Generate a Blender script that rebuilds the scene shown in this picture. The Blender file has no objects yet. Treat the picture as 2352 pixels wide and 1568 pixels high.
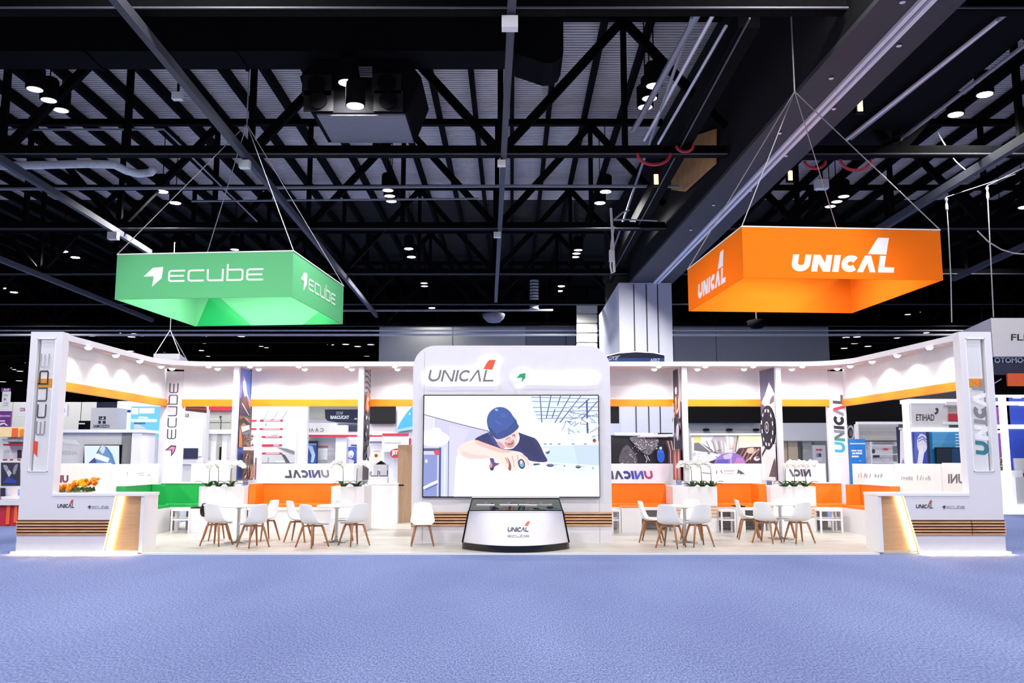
# Exhibition hall with a white booth
WORLD = .16; HALL = 2450; DOWN = 66; EXPO = 0.0; SIGNW = 240
import bpy, math, random
from mathutils import Vector, Matrix
random.seed(7)
scene = bpy.context.scene
COL = scene.collection
PI = math.pi
# ------------------------------------------------------------------ camera geometry
F = 2050.0; CX, CY = 1176.0, 784.0; HC = 1.675; PITCH = math.radians(7.53)
cp, sp = math.cos(PITCH), math.sin(PITCH)
def P(px, py, Y=None, Z=None, X=None):
    """world point on the sight line of a photograph pixel, at a known Y, Z or X"""
    dx = (px-CX)/F; dy = (CY-py)/F
    d = (dx, cp-dy*sp, sp+dy*cp)
    if Y is not None: t = Y/d[1]
    elif Z is not None: t = (Z-HC)/d[2]
    else: t = X/d[0]
    return Vector((d[0]*t, d[1]*t, HC+d[2]*t))
cam_d = bpy.data.cameras.new('camera'); cam = bpy.data.objects.new('camera', cam_d); COL.objects.link(cam)
cam.location = (0, 0, HC); cam.rotation_euler = (PI/2+PITCH, 0, 0)
cam_d.sensor_width = 36; cam_d.lens = 36*F/2352; cam_d.clip_end = 400
scene.camera = cam
# ------------------------------------------------------------------ colours and materials
def L1(c):
    c = c/255.0
    return c/12.92 if c <= 0.04045 else ((c+0.055)/1.055)**2.4
def L(c): return (L1(c[0]), L1(c[1]), L1(c[2]), 1.0)
MATS = {}
def mat(name, col=(200,200,200), rough=.5, metal=0.0, var=.04, scale=6.0, bump=0.0, bscale=60.0, emit=None, estr=0.0, spec=.5):
    m = bpy.data.materials.new(name); m.use_nodes = True; MATS[name] = m
    nt = m.node_tree; b = nt.nodes['Principled BSDF']
    c = L(col)
    b.inputs['Roughness'].default_value = rough; b.inputs['Metallic'].default_value = metal
    b.inputs['Specular IOR Level'].default_value = spec
    tc = nt.nodes.new('ShaderNodeTexCoord')
    if var > 0:
        n = nt.nodes.new('ShaderNodeTexNoise'); n.inputs['Scale'].default_value = scale; n.inputs['Detail'].default_value = 4
        nt.links.new(tc.outputs['Object'], n.inputs['Vector'])
        r = nt.nodes.new('ShaderNodeValToRGB')
        r.color_ramp.elements[0].position = .3; r.color_ramp.elements[1].position = .7
        r.color_ramp.elements[0].color = (c[0]*(1-var), c[1]*(1-var), c[2]*(1-var), 1)
        r.color_ramp.elements[1].color = (min(1,c[0]*(1+var)), min(1,c[1]*(1+var)), min(1,c[2]*(1+var)), 1)
        nt.links.new(n.outputs['Fac'], r.inputs['Fac']); nt.links.new(r.outputs['Color'], b.inputs['Base Color'])
    else: b.inputs['Base Color'].default_value = c
    if bump > 0:
        n2 = nt.nodes.new('ShaderNodeTexNoise'); n2.inputs['Scale'].default_value = bscale; n2.inputs['Detail'].default_value = 3
        nt.links.new(tc.outputs['Object'], n2.inputs['Vector'])
        bp = nt.nodes.new('ShaderNodeBump'); bp.inputs['Strength'].default_value = bump; bp.inputs['Distance'].default_value = .01
        nt.links.new(n2.outputs['Fac'], bp.inputs['Height']); nt.links.new(bp.outputs['Normal'], b.inputs['Normal'])
    if emit is not None:
        b.inputs['Emission Color'].default_value = L(emit); b.inputs['Emission Strength'].default_value = estr
    return m
def mat_wood(name, c1, c2, scale=3.0, stretch=(1,1,14), rough=.45):
    m = mat(name, c1, rough, var=0); nt = m.node_tree; b = nt.nodes['Principled BSDF']
    tc = nt.nodes.new('ShaderNodeTexCoord'); mp = nt.nodes.new('ShaderNodeMapping'); mp.inputs['Scale'].default_value = stretch
    n = nt.nodes.new('ShaderNodeTexNoise'); n.inputs['Scale'].default_value = scale; n.inputs['Detail'].default_value = 6; n.inputs['Distortion'].default_value = .6
    r = nt.nodes.new('ShaderNodeValToRGB'); r.color_ramp.elements[0].color = L(c1); r.color_ramp.elements[1].color = L(c2)
    r.color_ramp.elements[0].position = .35; r.color_ramp.elements[1].position = .65
    nt.links.new(tc.outputs['Object'], mp.inputs['Vector']); nt.links.new(mp.outputs['Vector'], n.inputs['Vector'])
    nt.links.new(n.outputs['Fac'], r.inputs['Fac']); nt.links.new(r.outputs['Color'], b.inputs['Base Color'])
    return m
def mat_emit(name, col, s):
    m = bpy.data.materials.new(name); m.use_nodes = True; nt = m.node_tree
    nt.nodes.remove(nt.nodes['Principled BSDF']); e = nt.nodes.new('ShaderNodeEmission')
    e.inputs['Color'].default_value = L(col); e.inputs['Strength'].default_value = s
    nt.links.new(e.outputs['Emission'], nt.nodes['Material Output'].inputs['Surface']); MATS[name] = m; return m
def mat_glass(name, tint=(245,248,250), refl=.12, tint_f=1.0):
    m = bpy.data.materials.new(name); m.use_nodes = True; nt = m.node_tree
    nt.nodes.remove(nt.nodes['Principled BSDF'])
    t = nt.nodes.new('ShaderNodeBsdfTransparent'); t.inputs['Color'].default_value = L(tint)
    g = nt.nodes.new('ShaderNodeBsdfGlossy'); g.inputs['Roughness'].default_value = .03
    mx = nt.nodes.new('ShaderNodeMixShader'); fr = nt.nodes.new('ShaderNodeFresnel'); fr.inputs['IOR'].default_value = 1.45
    nt.links.new(fr.outputs['Fac'], mx.inputs['Fac']); nt.links.new(t.outputs['BSDF'], mx.inputs[1]); nt.links.new(g.outputs['BSDF'], mx.inputs[2])
    nt.links.new(mx.outputs['Shader'], nt.nodes['Material Output'].inputs['Surface']); MATS[name] = m; return m
def mat_print(name, emit=0.0, rough=.5):
    m = bpy.data.materials.new(name); m.use_nodes = True; nt = m.node_tree; b = nt.nodes['Principled BSDF']
    a = nt.nodes.new('ShaderNodeVertexColor'); a.layer_name = 'ink'
    b.inputs['Roughness'].default_value = rough
    if emit > 0:
        b.inputs['Base Color'].default_value = (.02,.02,.02,1)
        nt.links.new(a.outputs['Color'], b.inputs['Emission Color']); b.inputs['Emission Strength'].default_value = emit
    else: nt.links.new(a.outputs['Color'], b.inputs['Base Color'])
    MATS[name] = m; return m
def mat_fabric(name, col, trans=.35, rough=.8):
    m = bpy.data.materials.new(name); m.use_nodes = True; nt = m.node_tree
    nt.nodes.remove(nt.nodes['Principled BSDF'])
    d = nt.nodes.new('ShaderNodeBsdfDiffuse'); t = nt.nodes.new('ShaderNodeBsdfTranslucent'); mx = nt.nodes.new('ShaderNodeMixShader')
    w = nt.nodes.new('ShaderNodeTexNoise'); w.inputs['Scale'].default_value = 3
    r = nt.nodes.new('ShaderNodeValToRGB'); c = L(col)
    r.color_ramp.elements[0].color = (c[0]*.96, c[1]*.96, c[2]*.96, 1); r.color_ramp.elements[1].color = c
    nt.links.new(w.outputs['Fac'], r.inputs['Fac'])
    nt.links.new(r.outputs['Color'], d.inputs['Color']); nt.links.new(r.outputs['Color'], t.inputs['Color']); mx.inputs['Fac'].default_value = trans
    nt.links.new(d.outputs['BSDF'], mx.inputs[1]); nt.links.new(t.outputs['BSDF'], mx.inputs[2])
    nt.links.new(mx.outputs['Shader'], nt.nodes['Material Output'].inputs['Surface']); MATS[name] = m; return m
# ------------------------------------------------------------------ mesh builder
class MB:
    def __init__(s): s.v = []; s.f = []; s.c = []
    def add(s, vs, fs, col=None):
        o = len(s.v); s.v += [tuple(p) for p in vs]
        for f in fs: s.f.append([i+o for i in f]); s.c.append(col)
        return s
    def box(s, x0, x1, y0, y1, z0, z1):
        x0, x1 = min(x0,x1), max(x0,x1); y0, y1 = min(y0,y1), max(y0,y1); z0, z1 = min(z0,z1), max(z0,z1)
        return s.add([(x0,y0,z0),(x1,y0,z0),(x1,y1,z0),(x0,y1,z0),(x0,y0,z1),(x1,y0,z1),(x1,y1,z1),(x0,y1,z1)],
              [(3,2,1,0),(4,5,6,7),(0,1,5,4),(1,2,6,5),(2,3,7,6),(3,0,4,7)])
    def ext(s, pts, vec, col=None):
        """a closed outline swept along vec"""
        n = len(pts); vec = Vector(vec); a = [Vector(p) for p in pts]
        nn = Vector((0,0,0))
        for i in range(n): nn += a[i].cross(a[(i+1)%n])
        if nn.dot(vec) > 0: a.reverse()
        b = [p+vec for p in a]
        return s.add(a+b, [tuple(range(n)), tuple(range(2*n-1, n-1, -1))] + [((i+1)%n, i, n+i, n+(i+1)%n) for i in range(n)], col)
    def beam(s, a, b, w, h):
        """rectangular bar from a to b, w across, h upright"""
        a, b = Vector(a), Vector(b); d = (b-a).normalized()
        up = Vector((0,0,1)) if abs(d.z) < .95 else Vector((0,1,0))
        r = d.cross(up).normalized()*w/2; u = r.cross(d).normalized()*h/2
        vs = [a-r-u, a+r-u, a+r+u, a-r+u, b-r-u, b+r-u, b+r+u, b-r+u]
        return s.add(vs, [(0,1,2,3),(7,6,5,4),(1,0,4,5),(2,1,5,6),(3,2,6,7),(0,3,7,4)])
    def tube(s, pts, r, n=8):
        pts = [Vector(p) for p in pts]; rs = r if isinstance(r, (list,tuple)) else [r]*len(pts)
        rings = []; prev = None
        for i, p in enumerate(pts):
            d = (pts[min(i+1,len(pts)-1)]-pts[max(i-1,0)]).normalized()
            if prev is None: ref = Vector((0,0,1)) if abs(d.z) < .9 else Vector((1,0,0))
            else: ref = prev
            x = (ref-d*ref.dot(d)).normalized(); prev = x; y = d.cross(x)
            rings.append([p+(x*math.cos(2*PI*k/n)+y*math.sin(2*PI*k/n))*rs[i] for k in range(n)])
        vs = [v for rg in rings for v in rg]; fs = []
        for i in range(len(pts)-1):
            for k in range(n): fs.append((i*n+k, i*n+(k+1)%n, (i+1)*n+(k+1)%n, (i+1)*n+k))
        fs.append(tuple(range(n-1,-1,-1))); fs.append(tuple((len(pts)-1)*n+k for k in range(n)))
        return s.add(vs, fs)
    def lathe(s, prof, n=16, c=(0,0,0)):
        c = Vector(c); vs = []; fs = []
        for (r,z) in prof:
            for k in range(n): vs.append(c+Vector((r*math.cos(2*PI*k/n), r*math.sin(2*PI*k/n), z)))
        for i in range(len(prof)-1):
            for k in range(n): fs.append((i*n+k, i*n+(k+1)%n, (i+1)*n+(k+1)%n, (i+1)*n+k))
        fs.append(tuple(range(n-1,-1,-1))); fs.append(tuple((len(prof)-1)*n+k for k in range(n)))
        return s.add(vs, fs)
    def build(s, name, m, parent=None, local=False, smooth=False):
        me = bpy.data.meshes.new(name)
        off = Vector((0,0,0))
        if parent is not None and not local:
            p = parent
            while p is not None: off = off+p.location; p = p.parent
        me.from_pydata([(v[0]-off.x, v[1]-off.y, v[2]-off.z) for v in s.v], [], s.f); me.update()
        if any(c is not None for c in s.c):
            ca = me.color_attributes.new('ink', 'FLOAT_COLOR', 'CORNER')
            k = 0
            for f, c in zip(s.f, s.c):
                cc = L(c) if c is not None else (1,1,1,1)
                for _ in f: ca.data[k].color = cc; k += 1
        if smooth:
            for p_ in me.polygons: p_.use_smooth = True
            if smooth == 'auto': me.set_sharp_from_angle(angle=math.radians(35))
        me.materials.append(MATS[m] if isinstance(m, str) else m)
        o = bpy.data.objects.new(name, me); COL.objects.link(o)
        if parent is not None: o.parent = parent
        return o
def thing(name, label, cat, loc=(0,0,0), rz=0.0, group=None):
    o = bpy.data.objects.new(name, None); COL.objects.link(o); o.empty_display_size = .1
    o.location = loc; o.rotation_euler = (0,0,rz); o['label'] = label; o['category'] = cat
    if group: o['group'] = group
    return o
def tag(o, label, cat, group=None):
    o['label'] = label; o['category'] = cat
    if group: o['group'] = group
    return o
def struct(o, label=None):
    o['kind'] = 'structure'
    if label: o['label'] = label
    return o
KIDS = {}
def dup(root, loc, rz=0.0, label=None):
    r = root.copy(); COL.objects.link(r); r.location = loc; r.rotation_euler = (0,0,rz)
    if label: r['label'] = label
    for ch in list(root.children):
        c = ch.copy(); COL.objects.link(c); c.parent = r
        for g in list(ch.children):
            d = g.copy(); COL.objects.link(d); d.parent = c
    return r
def pbox(mb, px0, py0, px1, py1, Y, dep=.1):
    ym = (py0+py1)/2
    a = P(px0, ym, Y=Y); b = P(px1, ym, Y=Y); t = P(px0, py0, Y=Y).z; u = P(px0, py1, Y=Y).z
    return mb.box(a.x, b.x, Y, Y+dep, u, t)
def smooth_pts(pts, n=5):
    """closed Catmull-Rom curve through 2D points"""
    out = []; m = len(pts)
    for i in range(m):
        p0, p1, p2, p3 = pts[i-1], pts[i], pts[(i+1)%m], pts[(i+2)%m]
        for k in range(n):
            t = k/n
            out.append(tuple(.5*((2*p1[j])+(-p0[j]+p2[j])*t+(2*p0[j]-5*p1[j]+4*p2[j]-p3[j])*t*t+(-p0[j]+3*p1[j]-3*p2[j]+p3[j])*t**3) for j in (0,1)))
    return out
def ribbon(path, w):
    """outline of a stroke of width w along a 2D path, mitred"""
    n = len(path); Ls = []; Rs = []
    for i in range(n):
        p = Vector(path[i]).to_2d()
        d1 = (Vector(path[i])-Vector(path[i-1])).to_2d() if i > 0 else None
        d2 = (Vector(path[i+1])-Vector(path[i])).to_2d() if i < n-1 else None
        d1 = d1.normalized() if d1 is not None else d2.normalized()
        d2 = d2.normalized() if d2 is not None else d1
        n1 = Vector((-d1.y, d1.x)); n2 = Vector((-d2.y, d2.x)); mm = (n1+n2)
        mm = mm.normalized() if mm.length > 1e-6 else n1
        k = w/2/max(.5, mm.dot(n1))
        Ls.append((p.x+mm.x*k, p.y+mm.y*k)); Rs.append((p.x-mm.x*k, p.y-mm.y*k))
    return Ls+Rs[::-1]
def ell(cx, cy, rx, ry, n=20, rot=0.0):
    c, s_ = math.cos(rot), math.sin(rot)
    return [(cx+rx*math.cos(2*PI*k/n)*c-ry*math.sin(2*PI*k/n)*s_, cy+rx*math.cos(2*PI*k/n)*s_+ry*math.sin(2*PI*k/n)*c) for k in range(n)]
class Art:
    """printed picture: flat coloured outlines stacked a millimetre apart on one surface"""
    def __init__(s, fn, nrm, step=.0012, base=.002):
        s.fn = fn; s.n = Vector(nrm); s.step = step; s.k = 0; s.base = base; s.mb = MB()
    def poly(s, pts, col):
        s.k += 1; off = s.n*(s.base+s.step*s.k)
        v = [s.fn(*p)+off for p in pts]
        nn = Vector((0,0,0))
        for i in range(len(v)): nn += v[i].cross(v[(i+1)%len(v)])
        if nn.dot(s.n) < 0: v.reverse()
        s.mb.add(v, [tuple(range(len(v)))], col); return s
    def blob(s, pts, col, n=4): return s.poly(smooth_pts(pts, n), col)
    def line(s, pts, w, col): return s.poly(ribbon(pts, w), col)
    def rect(s, x0, y0, x1, y1, col): return s.poly([(x0,y0),(x1,y0),(x1,y1),(x0,y1)], col)
    def ell(s, cx, cy, rx, ry, col, rot=0.0, n=20): return s.poly(ell(cx,cy,rx,ry,n,rot), col)
    def polys(s, plist, col):
        s.k += 1; off = s.n*(s.base+s.step*s.k)
        for i_, pts in enumerate(plist):
            v = [s.fn(*p)+off+s.n*(.0004*i_) for p in pts]
            nn = Vector((0,0,0))
            for i in range(len(v)): nn += v[i].cross(v[(i+1)%len(v)])
            if nn.dot(s.n) < 0: v.reverse()
            s.mb.add(v, [tuple(range(len(v)))], col)
        return s
    def text(s, txt, x0, y0, x1, y1, col, mirror=False, bold=.02, shear=0.0):
        """built-in lettering fitted to a rectangle; y0 = top, y1 = bottom"""
        vs, fs, (a, b, c, d) = text_mesh(txt, bold, shear)
        s.k += 1; off = s.n*(s.base+s.step*s.k); out = []
        for (x, y) in vs:
            u = (x-a)/max(1e-6, b-a); v = (y-c)/max(1e-6, d-c)
            if mirror: u = 1-u
            out.append(s.fn(x0+(x1-x0)*u, y1+(y0-y1)*v)+off)
        s.mb.add(out, fs, col); return s
    def build(s, name, m, parent): return s.mb.build(name, m, parent)
_TX = {}
def text_mesh(txt, bold=.02, shear=0.0):
    key = (txt, bold, shear)
    if key in _TX: return _TX[key]
    cu = bpy.data.curves.new('lettering', 'FONT'); cu.body = txt; cu.offset = bold; cu.shear = shear; cu.resolution_u = 3
    o = bpy.data.objects.new('lettering', cu); me = bpy.data.meshes.new_from_object(o)
    vs = [(v.co.x, v.co.y) for v in me.vertices]; fs = [tuple(p.vertices) for p in me.polygons]
    bpy.data.objects.remove(o); bpy.data.curves.remove(cu); bpy.data.meshes.remove(me)
    bb = (min(v[0] for v in vs), max(v[0] for v in vs), min(v[1] for v in vs), max(v[1] for v in vs))
    _TX[key] = (vs, fs, bb); return _TX[key]
def pix(Y): return lambda x, y: P(x, y, Y=Y)
def pixX(X): return lambda x, y: P(x, y, X=X)
# ------------------------------------------------------------------ lettering of the two company marks
def arc(cx, cy, rx, ry, a0, a1, n=10):
    return [(cx+rx*math.cos(math.radians(a0+(a1-a0)*k/n)), cy+ry*math.sin(math.radians(a0+(a1-a0)*k/n))) for k in range(n+1)]
def unical(w=.36, sh=.2):
    a = w/2; out = []; x = 0.0
    B = 1.12; r = B/2-a
    out.append([(x+q[0], q[1]) for q in ribbon([(a,1),(a,a+r*.75)]+arc(B/2, a+r*.75, r, r*.75, 180, 360)[1:]+[(B-a,1)], w)]); x += B+.12
    B = 1.15; k = w*1.15
    out += [[(x,0),(x+w,0),(x+w,1),(x,1)], [(x,1),(x+k,1),(x+B,0),(x+B-k,0)], [(x+B-w,0),(x+B,0),(x+B,1),(x+B-w,1)]]; x += B+.13
    out.append([(x,0),(x+w*1.05,0),(x+w*1.05,1),(x,1)]); x += w*1.05+.1
    B = 1.12
    out.append([(x+q[0], q[1]) for q in ribbon(arc(B/2, .5, B/2-a, .5-a, 42, 318, 18), w)]); x += B+.03
    x -= .13; B = 1.15; t = B*.62; k = w*1.02
    out += [[(x,0),(x+k,0),(x+t+.02,1),(x+t-k+.02,1)], [(x+B-k,0),(x+B,0),(x+t+.02,1),(x+t-k*.85,1)]]; x += B+.13
    B = .98
    out += [[(x,0),(x+w,0),(x+w,1),(x,1)], [(x,0),(x+B,0),(x+B,w*.86),(x,w*.86)]]
    W = x+B
    out = [[(p[0]+sh*p[1], p[1]) for p in q] for q in out]
    e = x+w+sh-.0
    fin = [(e-1.12, 1.09), (e+.02, 1.07), (e+.24, 2.08), (e-.42, 2.08), (e-.6, 1.86), (e-.86, 1.48)]
    return out, fin, W+sh
def ecube(w=.15):
    def E(x): return [ribbon([(x+1.38,1-w/2)]+[(x+.25,1-w/2),(x+.1,.93-w/2),(x+w/2,.75),(x+w/2,.25),(x+.1,.07+w/2),(x+.25,w/2)]+[(x+1.38,w/2)], w), ribbon([(x+w,.5),(x+1.3,.5)], w)]
    o = E(0); x = 1.62
    o.append(ribbon([(x+1.35,1-w/2),(x+.25,1-w/2),(x+.1,.93-w/2),(x+w/2,.75),(x+w/2,.25),(x+.1,.07+w/2),(x+.25,w/2),(x+1.35,w/2)], w)); x += 1.58
    o.append(ribbon([(x+w/2,1),(x+w/2,.25),(x+.1,.07+w/2),(x+.25,w/2),(x+1.38-w/2,w/2),(x+1.38-w/2,1)], w)); x += 1.62
    o.append(ribbon([(x+w/2,1.4),(x+w/2,w/2),(x+1.15,w/2),(x+1.3,.07+w/2),(x+1.38-w/2,.25),(x+1.38-w/2,.75),(x+1.3,.93-w/2),(x+1.15,1-w/2),(x+w/2,1-w/2)], w)); x += 1.62
    o += E(x)
    icon = [(-2.05,.49),(-1.3,1.2),(-.44,1.27),(-.52,.34),(-1.3,-.37),(-1.2,.49)]
    return o, icon, x+1.38
def frame2(o, ru, rv): 
    o, ru, rv = Vector(o), Vector(ru), Vector(rv)
    return lambda u, v: o+ru*u+rv*v
# ================================================================== materials
mat('white_lam', (236,235,240), .35, var=.015)
mat('panel_glow', (232,228,236), .5, var=.01, emit=(246,238,246), estr=.7)  # faint glow added to the panel behind each tower window
mat('orange_glow', (252,160,60), .5, var=.01, emit=(255,170,70), estr=.6)  # glow added to the orange band so it looks brighter
mat('pale_lam', (226,224,232), .38, var=.012)
mat('white_wall', (222,220,229), .45, var=.015)
mat('white_matte', (240,240,242), .6, var=.015)
mat('shell_white', (236,237,243), .32, var=.01)
mat('soft_white', (226,208,208), .5, var=.015)
mat('orange_lam', (250,140,10), .4, var=.03)
mat('orange_seat', (252,122,4), .55, var=.03, bump=.05)
mat('green_seat', (6,160,72), .55, var=.04, bump=.05)
mat_fabric('orange_fabric', (255,140,36), .3)
mat_fabric('green_fabric', (118,208,150), .3)
mat('white_vinyl', (245,243,246), .5, var=0)
mat('dark_vinyl', (42,42,52), .5, var=0)
mat('grey_vinyl', (122,122,130), .5, var=0)
mat('red_vinyl', (226,92,62), .5, var=0)
mat('green_vinyl', (40,160,110), .5, var=0)
mat_wood('oak_panel', (200,160,118), (210,171,130), 2.5, (1,10,12))
mat_wood('slat_wood', (205,150,104), (232,184,142), 4, (1,8,14))
mat_wood('slat_gap', (62,34,20), (84,48,30), 4, (1,8,8), .6)
mat_wood('beech_leg', (150,96,60), (182,126,84), 6, (8,8,1))
mat_wood('door_wood', (180,150,122), (192,164,136), 3, (9,9,1))
mat('booth_floor', (226,224,214), .35, var=0)
mat('black_gloss', (14,15,20), .12, var=.1)
mat('black_matte', (9,9,11), .65, var=.15, spec=.12)
mat('black_bag', (10,10,12), .25, var=.2, bump=.6, bscale=14)
mat('chrome', (200,200,205), .15, metal=1.0, var=.03)
mat('steel_black', (10,10,12), .75, var=.2, spec=.04)
mat('steel_flange', (70,72,80), .5, var=.08)
mat('track_grey', (80,82,92), .6, var=.06, spec=.1)
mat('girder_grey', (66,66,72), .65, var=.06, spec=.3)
mat('rail_bright', (240,240,248), .35, var=.03)
mat('conduit', (140,142,152), .4, var=.05)
mat('foil_duct', (242,242,246), .3, metal=.0, var=.1)
mat('duct_black', (13,13,17), .75, var=.15, spec=.05)
mat('unit_grey', (110,110,122), .6, var=.05)
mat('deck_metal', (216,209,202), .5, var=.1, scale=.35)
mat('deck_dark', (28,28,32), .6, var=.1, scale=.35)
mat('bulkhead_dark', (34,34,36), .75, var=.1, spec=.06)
mat_emit('led_base', (255,200,130), 200.0)
mat('plywood', (206,150,90), .6, var=.12, scale=2)
mat('partition_grey', (176,176,172), .6, var=.03)
mat('partition_dark', (132,134,136), .6, var=.03)
mat('pillar_panel', (205,206,218), .5, var=.02)
mat('hall_dark', (16,17,20), .8, var=.2)
mat('cable_grey', (160,160,166), .4, var=.05)
mat('red_hose', (190,50,70), .5, var=.1)
mat('leaf_green', (46,84,34), .4, var=.25, scale=14)
mat('soil', (62,46,34), .9, var=.3, scale=20, bump=.5)
mat('petal_white', (248,246,246), .5, var=.02)
mat('petal_orange', (250,150,14), .5, var=.2, scale=30)
mat('petal_yellow', (252,196,30), .5, var=.12, scale=30)
mat('navy', (34,40,72), .5, var=.05)
mat('royal_blue', (46,72,178), .4, var=.05)
mat('sky_blue', (70,170,226), .4, var=.05)
mat('teal_blue', (30,118,172), .3, var=.08)
mat('banner_blue', (28,128,216), .5, var=.03)
mat('crimson', (196,44,64), .5, var=.04)
mat('purple', (116,50,140), .5, var=.05)
mat('cream_lit', (250,226,170), .5, var=.03)
mat('tan_panel', (188,170,146), .6, var=.06)
mat('pale_grey', (206,206,210), .5, var=.02)
mat('sign_orange', (246,104,48), .5, var=.03)
mat_emit('lamp_on', (255,250,236), 40.0)
mat_emit('lamp_dim', (235,236,245), 1.6)
mat_emit('spot_lens', (255,246,238), 9.0)
mat_emit('led_warm', (255,214,156), 11.0)
mat_emit('led_white', (250,250,255), 3.0)
mat_emit('halo', (255,255,255), 2.6)
mat_emit('warm_bulb', (255,190,110), 6.0)
mat_emit('lightbox_blue', (120,200,250), 1.2)
mat_emit('lightbox_white', (246,248,255), 1.5)
mat_print('ink', 0); mat_print('screen_ink', 1.15); mat_print('lit_ink', 1.0)
mat_glass('clear_acrylic'); mat_glass('case_glass', (225,232,235))
m = bpy.data.materials.new('frost'); m.use_nodes = True; nt = m.node_tree; nt.nodes.remove(nt.nodes['Principled BSDF']); MATS['frost'] = m
d_ = nt.nodes.new('ShaderNodeBsdfDiffuse'); t_ = nt.nodes.new('ShaderNodeBsdfTranslucent'); x_ = nt.nodes.new('ShaderNodeBsdfTransparent'); a_ = nt.nodes.new('ShaderNodeMixShader'); b_ = nt.nodes.new('ShaderNodeMixShader')
d_.inputs['Color'].default_value = L((238,238,246)); t_.inputs['Color'].default_value = L((250,250,252)); a_.inputs['Fac'].default_value = .5; b_.inputs['Fac'].default_value = .42
nt.links.new(d_.outputs['BSDF'], a_.inputs[1]); nt.links.new(t_.outputs['BSDF'], a_.inputs[2]); nt.links.new(a_.outputs['Shader'], b_.inputs[1]); nt.links.new(x_.outputs['BSDF'], b_.inputs[2]); nt.links.new(b_.outputs['Shader'], nt.nodes['Material Output'].inputs['Surface'])
# carpet: blue-violet loop pile
m = mat('carpet', (120,128,196), .95, var=0, spec=.05); nt = m.node_tree; b = nt.nodes['Principled BSDF']
tc = nt.nodes.new('ShaderNodeTexCoord')
n1 = nt.nodes.new('ShaderNodeTexNoise'); n1.inputs['Scale'].default_value = 62; n1.inputs['Detail'].default_value = 3; n1.inputs['Roughness'].default_value = .7
n2 = nt.nodes.new('ShaderNodeTexNoise'); n2.inputs['Scale'].default_value = .5; n2.inputs['Detail'].default_value = 3
r1 = nt.nodes.new('ShaderNodeValToRGB'); r1.color_ramp.elements[0].position = .3; r1.color_ramp.elements[1].position = .68
r1.color_ramp.elements[0].color = L((72,86,138)); r1.color_ramp.elements[1].color = L((146,161,210))
r2 = nt.nodes.new('ShaderNodeValToRGB'); r2.color_ramp.elements[0].position = .35; r2.color_ramp.elements[1].position = .7
r2.color_ramp.elements[0].color = (.86,.86,.88,1); r2.color_ramp.elements[1].color = (1.08,1.08,1.04,1)
mx = nt.nodes.new('ShaderNodeMix'); mx.data_type = 'RGBA'; mx.blend_type = 'MULTIPLY'; mx.inputs['Factor'].default_value = 1
bp = nt.nodes.new('ShaderNodeBump'); bp.inputs['Strength'].default_value = .5; bp.inputs['Distance'].default_value = .02
mp = nt.nodes.new('ShaderNodeMapping'); mp.inputs['Scale'].default_value = (1,.34,1); nt.links.new(tc.outputs['Object'], mp.inputs['Vector'])
for nn in (n1, n2): nt.links.new(mp.outputs['Vector'], nn.inputs['Vector'])
nt.links.new(n1.outputs['Fac'], r1.inputs['Fac']); nt.links.new(n2.outputs['Fac'], r2.inputs['Fac'])
nt.links.new(r1.outputs['Color'], mx.inputs['A']); nt.links.new(r2.outputs['Color'], mx.inputs['B'])
nt.links.new(mx.outputs['Result'], b.inputs['Base Color']); nt.links.new(n1.outputs['Fac'], bp.inputs['Height']); nt.links.new(bp.outputs['Normal'], b.inputs['Normal'])
# booth floor: pale wood-look boards
m = MATS['booth_floor']; nt = m.node_tree; b = nt.nodes['Principled BSDF']
tc = nt.nodes.new('ShaderNodeTexCoord'); mp = nt.nodes.new('ShaderNodeMapping'); mp.inputs['Scale'].default_value = (.6, 5, 1)
n1 = nt.nodes.new('ShaderNodeTexNoise'); n1.inputs['Scale'].default_value = 2.2; n1.inputs['Detail'].default_value = 6
r1 = nt.nodes.new('ShaderNodeValToRGB'); r1.color_ramp.elements[0].position = .35; r1.color_ramp.elements[1].position = .65
r1.color_ramp.elements[0].color = L((172,170,161)); r1.color_ramp.elements[1].color = L((204,202,196))
nt.links.new(tc.outputs['Object'], mp.inputs['Vector']); nt.links.new(mp.outputs['Vector'], n1.inputs['Vector']); nt.links.new(n1.outputs['Fac'], r1.inputs['Fac']); nt.links.new(r1.outputs['Color'], b.inputs['Base Color'])
# ================================================================== hall shell
o = MB().box(-95, 95, -14, 112, -.2, 0).build('floor', 'carpet'); struct(o, 'blue-violet carpet floor of the exhibition hall')
def deck(y, yend, m, name, label):
    z = 16.5; prof = []; mb = MB()
    while y < yend: prof += [(y, z), (y+.105, z), (y+.112, z+.2), (y+.192, z+.2)]; y += .20
    vs = []; fs = []
    for (py, pz) in prof: vs += [(-80, py, pz), (80, py, pz)]
    for i in range(len(prof)-1): fs.append((2*i, 2*i+2, 2*i+3, 2*i+1))
    mb.add(vs, fs); struct(mb.build(name, m), label)
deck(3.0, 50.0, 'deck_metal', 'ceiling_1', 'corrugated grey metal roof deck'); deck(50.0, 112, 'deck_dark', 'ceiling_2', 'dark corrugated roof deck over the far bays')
o = MB().box(-95, 95, 111.5, 112, 0, 16.6).build('wall_back', 'hall_dark'); struct(o, 'dark far wall of the hall')
# ceiling joists running with the depth of the hall
jm = MB().box(-.09, .09, 10, 110, 16.0, 16.44).build('ceiling_joist', 'steel_black'); struct(jm)
x0 = -46.5
jm.location = (x0, 0, 0); x = x0+1.55
while x < 47:
    if not (5.2 < x < 10.4):
        j = jm.copy(); COL.objects.link(j); j.location = (x, 0, 0)
    x += 1.55
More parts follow.
